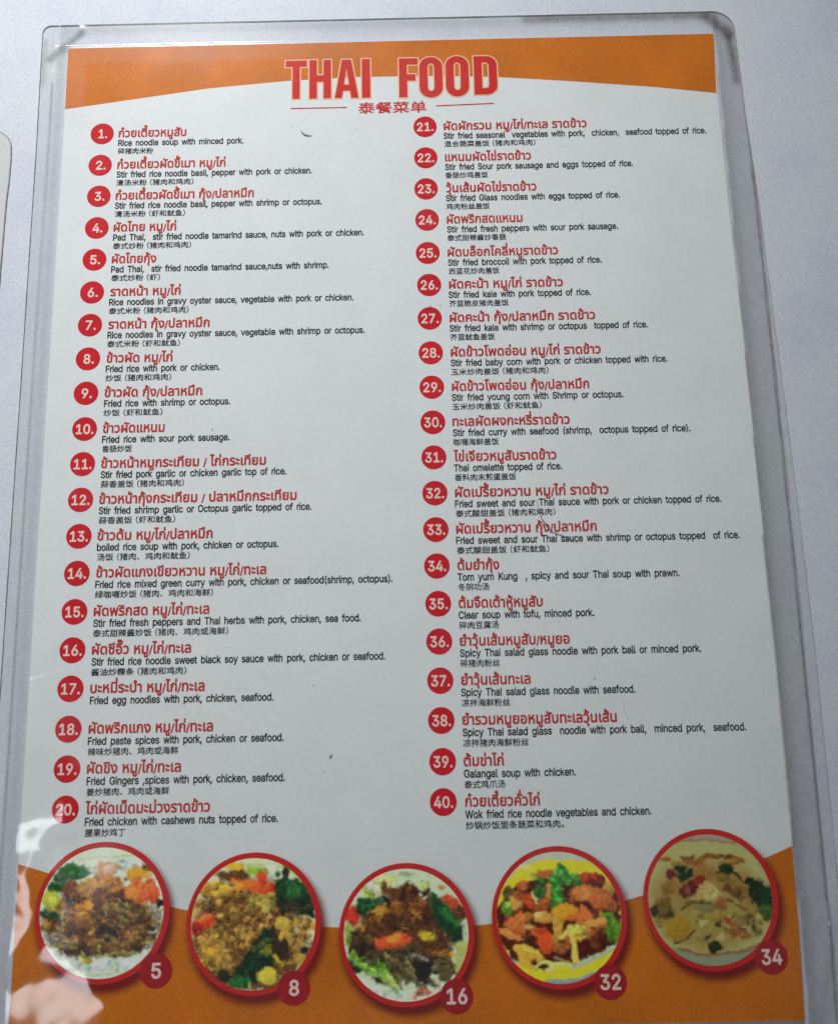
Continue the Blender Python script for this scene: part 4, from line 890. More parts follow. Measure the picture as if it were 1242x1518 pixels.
def photo_8():
    s = Canvas(625, 642, 495, 518, (176, 180, 186), 8)
    s.grainy = 0.85
    s.fill((178, 186, 160))
    s.line([(500, 170), (640, 178), (900, 200), (1020, 330)], 14, (150, 180, 96))
    s.blob(760, 240, 60, 70, (176, 188, 176), 0, 0.3)
    s.blob(640, 230, 110, 45, (130, 160, 52), 10, 0.4)
    s.blob(470, 190, 80, 36, (186, 160, 34), 0, 0.6)
    s.blob(560, 760, 500, 520, (104, 78, 36), 0, 0.2, 0.6, 0.1)
    s.blob(450, 250, 150, 46, (92, 60, 34), 0, 0.7)
    rice = [(150, 122, 62), (128, 102, 48), (112, 82, 46), (160, 134, 76), (92, 66, 38), (140, 118, 52)]
    s.scatter(150, 480, 520, 330, 230, rice, (13, 30), 1.3)
    s.scatter(40, 330, 370, 120, 60, [(172, 142, 52), (150, 120, 52), (188, 160, 60)], (15, 32), 1.3)
    s.scatter(50, 620, 600, 240, 120, rice, (12, 26), 1.3)
    s.scatter(30, 700, 460, 90, 90, [(150, 142, 74), (134, 122, 60)], (20, 36), 1.3)
    s.blob(670, 350, 170, 52, (186, 82, 28), 8, 0.5, 0.3)
    s.blob(690, 280, 42, 48, (190, 62, 26), 10, 0.4)
    s.blob(550, 320, 110, 30, (196, 106, 32), 10, 0.6)
    s.blob(770, 365, 45, 36, (172, 62, 28), 0, 0.4)
    s.blob(500, 350, 50, 40, (190, 134, 50), 0, 0.6)
    s.blob(230, 620, 95, 70, (188, 62, 22), -15, 0.35, 0.2)
    s.blob(230, 585, 70, 22, (212, 120, 50), -15, 0.4)
    s.blob(175, 680, 60, 70, (150, 34, 26), 0, 0.4)
    s.blob(310, 840, 160, 160, (146, 116, 48), 0, 0.6, 0.5, 0.35)
    s.scatter(60, 320, 840, 140, 140, [(166, 138, 66), (146, 118, 46), (176, 150, 70)], (15, 34), 1.2, vol=0.4)
    s.blob(290, 860, 50, 46, (188, 160, 40), 0, 0.7)
    s.scatter(30, 380, 930, 100, 70, [(130, 108, 50), (150, 126, 66)], (14, 28))
    s.scatter(50, 480, 740, 130, 90, rice, (12, 26))
    s.poly([(790, 310), (880, 270), (1010, 330), (1090, 420), (1130, 620), (1040, 580), (900, 560), (810, 500)], (18, 52, 30), grad=0.5)
    s.scatter(14, 950, 380, 120, 80, [(26, 82, 42), (20, 62, 36), (14, 42, 28)], (26, 50), 1.8)
    s.poly([(880, 310), (970, 330), (1000, 400), (960, 470), (920, 460), (900, 390)], (44, 108, 48))
    s.blob(880, 245, 34, 42, (30, 56, 28), 0, 0.6)
    s.blob(815, 255, 24, 26, (46, 92, 50), 0, 0.6)
    s.scatter(20, 950, 520, 140, 50, [(28, 40, 32), (50, 46, 40), (70, 66, 44)], (16, 34))
    s.poly([(700, 680), (790, 660), (820, 800), (790, 980), (640, 1130), (480, 1110), (470, 1010), (560, 900), (620, 800)], (16, 50, 34), grad=0.3)
    s.line([(560, 1060), (650, 900), (760, 780)], 40, (26, 66, 38))
    s.line([(610, 850), (700, 790), (770, 775)], 36, (76, 94, 48))
    s.blob(730, 850, 60, 40, (112, 118, 44), -35, 0.7)
    s.poly([(430, 1090), (500, 1040), (600, 1060), (610, 1130), (480, 1135)], (28, 104, 40))
    s.blob(400, 1040, 70, 40, (32, 46, 30), 20, 0.5)
    s.blob(850, 830, 80, 130, (58, 46, 34), -20, 0.6)
    s.scatter(26, 960, 690, 150, 80, [(150, 120, 56), (126, 96, 46), (170, 140, 70)], (18, 34))
    s.blob(870, 650, 80, 60, (164, 148, 66), 30, 0.5)
    s.blob(960, 640, 46, 34, (154, 134, 52), 0, 0.5)
    s.blob(1090, 665, 40, 36, (196, 142, 40), 0, 0.6)
    s.line([(905, 740), (950, 830), (1000, 940)], 60, (160, 138, 68))
    s.line([(870, 950), (960, 950), (1030, 900)], 24, (150, 128, 60))
    s.strands(24, 1000, 800, 100, 130, [(132, 104, 54), (92, 70, 42), (160, 132, 72)], (8, 16), 110, 60)
    s.line([(790, 900), (860, 970)], 34, (156, 156, 44))
    s.blob(1040, 850, 34, 34, (40, 34, 30), 0, 0.6)
    s.blob(735, 1050, 100, 66, (176, 174, 62), 0, 0.4, 0.25)
    s.blob(780, 1030, 50, 40, (190, 176, 60), 0, 0.5)
    s.line([(430, 1130), (620, 1165), (700, 1150)], 14, (170, 180, 170))
    s.blob(605, 1125, 14, 24, (170, 170, 110), 0, 0.5)
    return s


def photo_16():
    s = Canvas(605, 632, 500, 520, (172, 173, 179), 16)
    s.fill((168, 178, 156))
    s.poly([(230, 320), (400, 190), (520, 170), (530, 300), (300, 330)], (164, 180, 98), 0.2, wob=14)
    s.scatter(20, 380, 240, 120, 60, [(176, 186, 120), (150, 172, 90), (190, 196, 160)], (16, 36), 2, 60)
    s.blob(620, 160, 70, 26, (126, 152, 118), 0, 0.8)
    s.scatter(8, 750, 260, 40, 50, [(150, 164, 80)], (8, 20), 2, 90)
    s.blob(900, 270, 40, 30, (142, 122, 50), 0, 0.6)
    s.blob(600, 640, 440, 330, (84, 52, 28), 0, 0.3, 0.5, 0.1)
    s.blob(600, 300, 130, 80, (92, 54, 26), 0, 0.7, 0.5)
    s.poly([(415, 200), (500, 280), (480, 330), (410, 310)], (108, 66, 30))
    s.scatter(70, 600, 420, 260, 150, [(94, 56, 30), (68, 38, 22), (120, 76, 36), (56, 32, 22)], (16, 42), 1.6)
    s.blob(960, 390, 110, 70, (160, 66, 30), 20, 0.5)
    s.blob(1030, 460, 70, 70, (92, 58, 32), 0, 0.6)
    s.blob(180, 480, 66, 90, (164, 42, 26), 0, 0.4)
    s.poly([(205, 350), (300, 330), (440, 360), (330, 430), (240, 480), (210, 440)], (22, 72, 40), grad=0.5)
    s.line([(250, 420), (400, 350)], 22, (36, 98, 52))
    s.poly([(800, 290), (880, 350), (960, 430), (1030, 540), (1050, 640), (940, 640), (860, 560), (800, 450)], (16, 78, 34), grad=0.4)
    s.line([(830, 380), (880, 520), (960, 600)], 40, (18, 56, 30))
    s.line([(900, 440), (960, 500), (1010, 560)], 44, (34, 116, 40))
    s.poly([(940, 600), (1050, 560), (1060, 690), (960, 690)], (12, 60, 32))
    s.blob(460, 470, 150, 66, (124, 84, 30), -25, 0.6, 0.4)
    s.blob(400, 440, 60, 50, (160, 124, 42), -30, 0.7)
    s.blob(520, 400, 60, 30, (142, 96, 36), 0, 0.6)
    s.blob(470, 500, 70, 40, (78, 48, 24), -10, 0.6)
    s.blob(680, 470, 70, 26, (134, 102, 38), 30, 0.6)
    s.blob(640, 560, 130, 40, (88, 58, 34), 10, 0.7)
    s.blob(250, 570, 44, 34, (160, 122, 36), -20, 0.5)
    s.poly([(108, 560), (150, 535), (210, 600), (160, 720), (110, 720)], (136, 158, 70))
    s.scatter(40, 240, 740, 90, 100, [(84, 66, 40), (60, 46, 32), (98, 92, 50), (50, 36, 26)], (18, 44), 1.8, 90)
    s.blob(560, 860, 330, 180, (76, 68, 44), 0, 0.4, 0.4, 0.15)
    s.strands(36, 560, 860, 320, 130, [(112, 102, 72), (70, 58, 40), (130, 122, 90), (52, 42, 36), (92, 88, 54)], (14, 34), 190, 50, 0.5)
    s.blob(740, 910, 90, 110, (40, 32, 34), 0, 0.6)
    s.blob(640, 780, 110, 36, (58, 50, 38), 0, 0.6)
    s.line([(630, 800), (700, 800), (770, 840)], 24, (138, 136, 124))
    s.poly([(340, 650), (430, 650), (540, 610), (640, 640), (640, 700), (480, 740), (370, 750)], (186, 76, 32), grad=0.4)
    s.blob(500, 660, 75, 36, (190, 124, 48), -20, 0.6)
    s.blob(600, 650, 30, 36, (178, 74, 38), 0, 0.5)
    s.line([(560, 610), (570, 580), (620, 590)], 10, (176, 142, 110))
    s.blob(770, 645, 78, 42, (170, 158, 38), 12, 0.35, 0.3)
    s.blob(900, 790, 96, 40, (126, 92, 36), 8, 0.7)
    s.blob(960, 800, 30, 26, (176, 136, 40), 0, 0.5)
    s.blob(910, 900, 90, 110, (90, 80, 52), 0, 0.5)
    s.poly([(990, 700), (1110, 690), (1110, 900), (1000, 960)], (150, 160, 100), 0.2)
    s.scatter(10, 180, 860, 60, 60, [(30, 56, 30), (22, 38, 24)], (24, 44))
    s.line([(170, 790), (240, 850), (320, 920), (430, 930), (540, 1070)], 56, (104, 150, 52))
    s.line([(240, 850), (340, 900), (460, 950), (545, 1060)], 18, (170, 196, 116))
    s.scatter(16, 360, 910, 90, 50, [(84, 142, 44), (130, 170, 74)], (14, 30))
    s.poly([(180, 930), (330, 1000), (560, 1080), (860, 1040), (980, 960), (1130, 960), (1130, 1250), (100, 1250)], (178, 184, 170), 0.12)
    s.line([(300, 930), (420, 960), (540, 1080)], 34, (120, 156, 84))
    s.scatter(14, 480, 1080, 200, 40, [(150, 172, 150), (190, 194, 186)], (12, 28))
    s.scatter(12, 720, 1100, 90, 36, [(170, 110, 96), (190, 160, 150), (150, 90, 80)], (10, 22))
    return s


def photo_32():
    s = Canvas(611, 617, 499, 518, (184, 185, 188), 32)
    s.nfleck, s.fa, s.fl = 1500, 0.5, 0.7
    s.fill((172, 174, 164), 0.03)
    s.poly([(60, 420), (200, 320), (330, 195), (450, 165), (700, 158), (900, 185), (1030, 290), (1180, 480), (1180, 900), (60, 900)], (186, 184, 6), 0.08)
    s.blob(350, 210, 50, 18, (200, 205, 150), 10, 0.6)
    s.poly([(250, 960), (420, 1010), (640, 1000), (820, 960), (960, 890), (1130, 800), (1130, 1250), (200, 1250)], (188, 188, 8), 0.08)
    s.poly([(480, 1108), (700, 1098), (880, 1050), (1000, 1000), (1000, 1250), (480, 1250)], (128, 148, 162), 0.08)
    s.poly([(110, 540), (250, 380), (500, 300), (900, 300), (1090, 420), (1110, 640), (1090, 820), (980, 870), (820, 930), (640, 990), (400, 1000), (220, 930), (110, 740)], (84, 20, 14), 0.4)
    s.line([(700, 1010), (860, 950), (1050, 850)], 34, (166, 176, 150))
    s.scatter(34, 620, 620, 440, 240, [(134, 66, 30), (96, 42, 24), (70, 30, 22), (160, 92, 44)], (24, 50), 1.5)
    s.blob(330, 360, 70, 36, (176, 98, 42), -10, 0.5)
    s.blob(430, 365, 60, 40, (72, 34, 26), 0, 0.6)
    s.scatter(10, 440, 290, 50, 36, [(150, 160, 60), (110, 132, 46)], (14, 26))
    s.blob(520, 270, 90, 26, (176, 96, 40), -10, 0.6)
    s.blob(830, 300, 80, 44, (166, 68, 26), 5, 0.4)
    s.blob(930, 325, 76, 52, (140, 22, 14), 15, 0.3, 0.2)
    s.blob(905, 305, 26, 14, (196, 66, 44), 15, 0.5)
    s.blob(1020, 400, 60, 70, (164, 136, 66), 20, 0.6)
    s.blob(210, 420, 50, 60, (96, 86, 42), 0, 0.6)
    s.blob(265, 500, 66, 66, (184, 140, 76), 30, 0.4)
    s.blob(290, 440, 50, 50, (150, 88, 46), 0, 0.5)
    s.blob(195, 540, 52, 66, (92, 140, 42), 0, 0.35, 0.2)
    s.blob(205, 510, 30, 26, (150, 186, 90), 0, 0.4, 0.2)
    s.blob(380, 480, 70, 56, (180, 74, 24), 20, 0.4)
    s.blob(510, 450, 56, 110, (172, 96, 42), 12, 0.5)
    s.blob(530, 400, 26, 60, (196, 138, 80), 10, 0.4)
    s.blob(430, 440, 46, 40, (176, 182, 124), 20, 0.5)
    s.line([(430, 450), (435, 500)], 20, (190, 190, 140))
    s.blob(470, 410, 50, 60, (60, 110, 44), 30, 0.7)
    s.blob(850, 430, 180, 80, (178, 112, 50), 8, 0.5, 0.3, 0.5)
    s.blob(820, 440, 60, 50, (206, 138, 66), 20, 0.5)
    s.blob(760, 430, 50, 60, (184, 118, 56), 0, 0.5)
    s.blob(930, 500, 80, 60, (176, 98, 40), 20, 0.5)
    s.blob(1040, 530, 60, 60, (160, 90, 38), 0, 0.5)
    s.poly([(155, 660), (300, 555), (335, 610), (345, 740), (330, 770), (190, 690)], (182, 104, 44), grad=0.5)
    s.line([(240, 690), (330, 600)], 10, (212, 142, 80))
    s.poly([(120, 690), (180, 690), (280, 750), (330, 800), (220, 780), (130, 730)], (196, 132, 66), grad=0.3)
    s.blob(470, 620, 86, 56, (196, 142, 62), -5, 0.5)
    s.blob(450, 600, 40, 30, (220, 186, 110), 0, 0.5)
    s.blob(360, 615, 40, 40, (170, 110, 44), 0, 0.5)
    s.blob(660, 575, 115, 66, (214, 148, 14), 4, 0.35, 0.25)
    s.blob(720, 620, 60, 28, (200, 104, 26), -10, 0.5)
    s.blob(632, 570, 9, 8, (50, 30, 10), 0, 0.2)
    s.poly([(770, 610), (790, 510), (850, 560), (900, 620), (860, 650), (780, 640)], (204, 112, 46), grad=0.4)
    s.poly([(790, 655), (900, 640), (1000, 610), (980, 670), (900, 700), (830, 695)], (212, 150, 80), grad=0.3)
    s.line([(800, 760), (900, 720), (980, 680)], 22, (160, 98, 50))
    s.poly([(930, 610), (1000, 580), (1080, 660), (1110, 720), (1080, 820), (1010, 820), (970, 740), (1000, 640)], (96, 148, 30), 0.15, grad=0.4)
    s.line([(1000, 630), (1030, 720), (1020, 800)], 34, (70, 120, 26))
    s.poly([(400, 700), (500, 700), (570, 790), (560, 880), (490, 905), (440, 860)], (206, 78, 14), 0.12, grad=0.3)
    s.poly([(400, 700), (500, 700), (540, 740), (440, 760)], (170, 62, 20), 0.2)
    s.blob(370, 690, 50, 26, (188, 160, 96), 0, 0.6)
    s.blob(620, 860, 60, 44, (150, 96, 44), 0, 0.6)
    s.blob(600, 700, 44, 90, (186, 152, 56), 12, 0.7)
    s.blob(580, 770, 40, 50, (170, 136, 46), 0, 0.7)
    s.line([(620, 770), (690, 720), (715, 700)], 40, (202, 182, 96))
    s.line([(700, 700), (720, 840), (725, 960)], 52, (208, 184, 92))
    s.scatter(26, 770, 740, 70, 60, [(188, 172, 64), (160, 140, 46), (206, 190, 90)], (12, 24), 1.2)
    s.scatter(10, 590, 650, 40, 30, [(184, 150, 56)], (12, 22), 1.2)
    s.poly([(230, 830), (330, 820), (430, 870), (480, 930), (440, 970), (330, 940), (250, 880)], (204, 160, 56), grad=0.4)
    s.poly([(270, 900), (360, 950), (420, 1030), (330, 1020), (280, 980)], (196, 158, 46), grad=0.3)
    s.line([(300, 850), (420, 900)], 14, (224, 192, 110))
    s.line([(410, 1000), (480, 960), (560, 980), (680, 990)], 34, (200, 196, 116))
    s.blob(520, 1010, 60, 30, (196, 190, 110), 0, 0.6)
    s.blob(470, 995, 44, 20, (60, 30, 20), 0, 0.4)
    s.blob(395, 965, 20, 24, (70, 44, 24), 20, 0.5)
    s.line([(560, 930), (640, 960), (720, 985)], 18, (150, 146, 100))
    for x, y, a, b, r in ((600, 300, 70, 40, 10), (680, 260, 50, 44, 60), (740, 300, 62, 44, 0), (760, 350, 44, 30, 20), (640, 220, 22, 50, -20), (570, 320, 40, 26, -20),
                          (600, 400, 44, 60, 10), (590, 460, 50, 44, 0), (570, 510, 26, 40, 20), (700, 350, 50, 30, 30), (640, 490, 26, 20, 0), (480, 320, 40, 18, 30)):
        s.blob(x, y, a, b, (44, 126, 40), r, 0.9, 0.4, 0.5)
    s.scatter(24, 670, 300, 110, 60, [(74, 156, 62), (34, 104, 36), (96, 170, 80)], (10, 22), 1.5)
    s.scatter(16, 600, 440, 50, 70, [(70, 150, 54), (34, 104, 34)], (10, 22), 1.5)
    return s


def photo_34():
    s = Canvas(581, 611, 476, 499, (150, 148, 148), 34)
    s.fill((138, 130, 116), 0.03)
    s.poly([(40, 360), (200, 250), (330, 170), (560, 148), (800, 180), (1000, 320), (1140, 700), (1000, 1030), (40, 1030)], (148, 146, 98), 0.06)
    s.line([(330, 168), (560, 147), (810, 182)], 7, (130, 24, 26))
    s.gap = 0.6
    s.gain = 0.74
    s.nfleck, s.fa, s.grainy = 1000, 0.25, 0.6
    s.blob(560, 640, 500, 385, (132, 98, 50), 0, 0.08, 0.12, 0.05, 3)
    s.blob(560, 720, 480, 320, (134, 124, 66), 0, 0.15, 0.12, 0.05, 1.6)
    s.scatter(24, 560, 310, 330, 40, [(128, 84, 34), (124, 98, 46), (112, 72, 28)], (12, 26), 2.4, 0, vol=0.1, tex=0.15)
    s.scatter(60, 560, 780, 400, 200, [(146, 130, 80), (136, 118, 64), (156, 142, 96), (126, 108, 56), (120, 108, 56)], (16, 38), 1.8, vol=0.15, tex=0.15)
    s.poly([(310, 370), (350, 340), (470, 370), (460, 430), (400, 450), (360, 480), (330, 440)], (14, 46, 20))
    s.blob(290, 410, 46, 40, (100, 30, 14), 0, 0.5)
    s.line([(320, 380), (345, 420)], 12, (128, 120, 60))
    s.line([(410, 400), (440, 360)], 12, (120, 120, 66))
    s.blob(260, 520, 60, 56, (122, 96, 36), 0, 0.6)
    s.line([(420, 450), (520, 415), (650, 400)], 10, (110, 104, 40))
    s.blob(420, 530, 96, 66, (92, 14, 14), -20, 0.4)
    s.blob(510, 465, 60, 32, (128, 36, 16), -20, 0.5)
    s.blob(410, 540, 30, 40, (120, 70, 62), 0, 0.5)
    s.blob(735, 375, 80, 34, (44, 54, 26), 20, 1.0)
    s.scatter(8, 740, 385, 70, 30, [(34, 48, 22), (60, 66, 30)], (10, 20), 2.2, 20)
    s.line([(640, 400), (760, 390), (840, 470)], 18, (26, 38, 18))
    s.blob(680, 450, 70, 40, (108, 96, 44), 10, 0.5)
    s.blob(800, 540, 80, 100, (122, 98, 52), -20, 0.5)
    s.blob(790, 560, 40, 50, (100, 70, 34), 0, 0.6)
    s.blob(720, 520, 36, 40, (96, 70, 26), 0, 0.6)
    s.poly([(465, 590), (500, 500), (560, 470), (640, 530), (680, 580), (620, 630), (520, 610)], (150, 134, 80), grad=0.3)
    s.scatter(10, 570, 560, 70, 40, [(164, 148, 98), (150, 126, 70)], (12, 26))
    s.line([(350, 680), (430, 630), (560, 640), (620, 665)], 22, (84, 74, 34))
    s.blob(540, 680, 85, 40, (116, 108, 72), 4, 0.3, 0.15)
    s.blob(660, 650, 50, 60, (124, 82, 44), 0, 0.6)
    s.line([(710, 610), (780, 650), (850, 690)], 18, (92, 70, 36))
    s.blob(230, 660, 80, 90, (104, 82, 34), 10, 0.5)
    s.blob(145, 680, 30, 50, (50, 50, 20), 0, 0.7)
    s.blob(265, 715, 24, 22, (56, 54, 22), 0, 0.7)
    s.blob(310, 820, 120, 90, (138, 112, 10), -20, 0.25, 0.2, 0.3)
    s.line([(280, 930), (380, 900), (440, 840)], 16, (76, 36, 12))
    s.blob(940, 560, 90, 90, (34, 48, 32), 0, 0.6)
    s.blob(1010, 620, 70, 120, (20, 58, 30), 0, 0.6)
    s.blob(1000, 720, 60, 70, (62, 84, 26), 0, 0.7)
    s.blob(900, 490, 46, 40, (26, 40, 20), 0, 0.7)
    s.blob(620, 800, 32, 32, (62, 62, 18), 0, 0.6)
    s.blob(600, 740, 90, 36, (134, 116, 52), 0, 0.6)
    s.line([(690, 760), (750, 820), (810, 900)], 36, (140, 62, 26))
    s.line([(730, 780), (760, 850)], 14, (160, 80, 44))
    s.scatter(10, 770, 860, 60, 40, [(130, 92, 42), (112, 70, 30)], (14, 30))
    s.scatter(9, 580, 970, 60, 22, [(20, 36, 14), (36, 46, 18)], (16, 30))
    s.blob(540, 890, 26, 16, (50, 56, 18), 0, 0.5)
    s.scatter(14, 880, 820, 90, 80, [(116, 94, 36), (96, 92, 30), (60, 56, 22)], (10, 24))
    s.poly([(60, 900), (200, 940), (340, 990), (560, 1020), (780, 1000), (1000, 920), (1150, 880), (1150, 1250), (60, 1250)], (120, 130, 104), 0.08)
    s.line([(300, 972), (440, 1012), (600, 1022), (780, 1002), (930, 955)], 9, (128, 22, 24))
    s.line([(330, 990), (450, 1026), (600, 1036), (780, 1016), (900, 985)], 5, (140, 40, 36))
    return s


PAINT = {5: photo_5, 8: photo_8, 16: photo_16, 32: photo_32, 34: photo_34}
DISH = {5: 'noodles with shrimp and egg', 8: 'fried rice with greens and carrot', 16: 'dark noodles with greens and carrot',
        32: 'stir-fried vegetables on a yellow plate', 34: 'orange soup with herbs in a bowl'}
RP = 16.7


def set_ink(o, cols):
    at = o.data.color_attributes.new('ink', 'FLOAT_COLOR', 'POINT')
    at.data.foreach_set('color', np.asarray(cols, dtype=np.float32).ravel())


for num, cx, cy, n_, bx, by, _r in [(d[2], d[0], d[1], 0, d[3], d[4], d[5]) for d in DISCS]:
    # the printed photograph: a disc of fine cells that carry the picture's colours
    s = PAINT[num]()
    N = 210
    a_ = np.linspace(-1, 1, N)
    # square-to-disc grid so the rim is clean
    U, V = np.meshgrid(a_, a_)
    DX = U * np.sqrt(1 - V * V / 2)
    DY = V * np.sqrt(1 - U * U / 2)
    gx = (DX / 1.03 * 0.5 + 0.5) * (s.N - 1)
    gy = (-DY / 1.03 * 0.5 + 0.5) * (s.N - 1)
    i0, j0 = np.clip(gx.astype(int), 0, s.N - 2), np.clip(gy.astype(int), 0, s.N - 2)
    fx, fy = (gx - i0)[..., None], (gy - j0)[..., None]
    I = s.finish()
    C = (I[j0, i0] * (1 - fx) + I[j0, i0 + 1] * fx) * (1 - fy) + (I[j0 + 1, i0] * (1 - fx) + I[j0 + 1, i0 + 1] * fx) * fy
    C = np.clip(C, 0, 1)
    vs = np.stack([cx + DX * RP, cy + DY * RP, np.full_like(DX, 0.05)], -1).reshape(-1, 3)
    idx = np.arange(N * N).reshape(N, N)
    fs = np.stack([idx[:-1, :-1], idx[:-1, 1:], idx[1:, 1:], idx[1:, :-1]], -1).reshape(-1, 4)
    ph = mesh_obj('food_photo', vs.tolist(), fs.tolist(), M_PHOTO, menu)
    ph['label'] = 'round printed food photo %d: %s' % (num, DISH[num])
    set_ink(ph, np.concatenate([C.reshape(-1, 3), np.ones((N * N, 1))], 1))
    rg = disc_mesh('photo_ring', cx + 0.15, cy + 0.05, RP + 1.45, 0.042, M_RING, ph, r_in=RP - 0.6, n=96)
    # soft printed drop shadow of the ring, lying to its lower right
    v, f, cc = [], [], []
    K, NA = 9, 72
    for k in range(K):
        q = k / (K - 1)
        rr = RP - 1.2 + q * 4.6
        for i in range(NA):
            a = 2 * math.pi * i / NA
            v.append((cx + 1.0 + rr * math.cos(a), cy - 1.75 + rr * math.sin(a), 0.032))
            al = 0.85 * (1 - max(0, q - 0.42) / 0.58) ** 1.6
            cc.append(lin(132, 16, 22) + (al if k < K - 1 else 0.0,))
    for k in range(K - 1):
        for i in range(NA):
            f.append((k * NA + i, (k + 1) * NA + i, (k + 1) * NA + (i + 1) % NA, k * NA + (i + 1) % NA))
    sh = mesh_obj('printed_shadow', v, f, M_BLUR, ph)
    set_ink(sh, cc)
    pb = disc_mesh('photo_badge', bx, by, 4.4, 0.06, M_BADGE2, menu, n=48)
    w = 5.5 if num > 9 else 2.65
    text_mesh('numeral', str(num), bx - w / 2 + 0.05, bx + w / 2 + 0.05, by - 1.75, 3.75, '0', M_CREAM, pb, 0.08, bold=0.020)

# ------------------------------------------------------------------ the clear film
FX0, FX1, FY0, FY1 = -9.0, 222.4, -306.5, 9.4
CL, CRR = -4.9, 219.2            # where the film meets its sealed border, left and right


def left_edge(y):
    return np.interp(-y, [-10, 33, 120, 320], [-9.4, -8.9, -8.7, -8.5])


def right_edge(y):
    return np.interp(-y, [-10, 30, 60, 115, 160, 200, 260, 320], [217.8, 218.7, 219.9, 221.4, 222.4, 222.9, 222.6, 221.5])


RC = {'tl': 3.0, 'tr': 7.0, 'bl': 7.0, 'br': 9.0}
NXF, NYF = 400, 560
yy = np.concatenate([FY1 - 7.2 * np.linspace(0, 1, 40) ** 2, np.linspace(FY1 - 7.4, FY1 - 9.9, 26), np.linspace(FY1 - 10.3, FY0 + 9.3, NYF - 106), FY0 + 9.0 * (1 - np.linspace(0, 1, 40)) ** 2])
L = left_edge(yy).copy()
R_ = right_edge(yy).copy()
for i, y in enumerate(yy):
    for side, rad, top in (('l', RC['tl'], True), ('r', RC['tr'], True), ('l', RC['bl'], False), ('r', RC['br'], False)):
        d = (FY1 - y) if top else (y - FY0)
        if d < rad:
            cut = rad - math.sqrt(max(0, rad * rad - (rad - d) ** 2))
            if side == 'l':
                L[i] += cut
            else:
                R_[i] -= cut
tt_ = np.linspace(0, 1, NXF)
FXg = L[:, None] + (R_ - L)[:, None] * tt_[None, :]
FYg = np.repeat(yy[:, None], NXF, 1)


def smooth2(x, y, seed, k=9, lo=20, hi=90):
    r = np.random.default_rng(seed)
    h = 0
    for _ in range(k):
        wl = lo + (hi - lo) * r.random()
        a = r.random() * 2 * math.pi
        h = h + np.sin((x * math.cos(a) + y * math.sin(a)) * 2 * math.pi / wl + r.random() * 6.28) * wl / hi / k
    return h


def sstep(x):
    x = np.clip(x, 0, 1)
    return x * x * (3 - 2 * x)


# crumpled, partly lifted film in the lower left corner: a fan of flat facets
CRUMPLE = [(-9, -218, 0), (-4, -222, .0), (2, -224, .0), (9, -226, .0), (18, -236, 0), (24, -246, 0),
           (0, -228, 0.1), (7, -231, .55), (13.2, -235.5, 1.35), (13.2, -243, 1.5), (0, -243, .65), (16, -239, .45), (16.5, -247, .1),
           (5, -249, .45), (-5, -236, 0), (-4, -252, .15), (-8, -246, 0), (2, -256, .85), (8, -255, .25), (12, -262, .15),
           (-2, -266, .3), (5, -270, 1.1), (8, -273, .15), (-8, -268, .0), (0, -277, 1.0), (7, -279, .35),
           (9, -283, .15), (20, -282, .85), (27, -290, 1.7), (31, -287, .3), (24, -300, 1.9), (31, -303, .5), (9, -299, 1.0),
           (3, -284, .1), (4, -292, .7), (-4, -287, .25), (-2, -296, .6), (-9, -292, 0), (-8, -306, 0), (8, -307, .2), (24, -306.4, .2),
           (36, -307, 0), (45, -306, 0), (38, -292, 0), (27, -278, 0), (17, -256, 0)]
CV = [Vector((a, b)) for a, b, c in CRUMPLE]
dv = delaunay_2d_cdt(CV, [], [], 0, 1e-4)
tri = dv[2]
orig = dv[3]
TV = [(p.x, p.y, CRUMPLE[orig[i][0]][2]) for i, p in enumerate(dv[0])]


def crumple(x, y):
    x = np.asarray(x, float)
    y = np.asarray(y, float)
    x, y = (x + 0.6 * np.sin(y * 0.9 + 1.3 * np.sin(x * 0.7)) + 0.10 * np.sin(x * 2.9 + y * 2.1),
            y + 0.6 * np.sin(x * 1.1 + 1.1 * np.sin(y * 0.8)) + 0.10 * np.sin(y * 3.1 - x * 1.7))
    h = np.zeros(x.shape)
    for t in tri:
        (ax, ay, az), (bx, by, bz), (cx, cy, cz) = TV[t[0]], TV[t[1]], TV[t[2]]
        den = (by - cy) * (ax - cx) + (cx - bx) * (ay - cy)
        if abs(den) < 1e-9:
            continue
        u = ((by - cy) * (x - cx) + (cx - bx) * (y - cy)) / den
        v = ((cy - ay) * (x - cx) + (ax - cx) * (y - cy)) / den
        w = 1 - u - v
        m = (u >= 0) & (v >= 0) & (w >= 0)
        h = np.where(m, u * az + v * bz + w * cz, h)
    return h


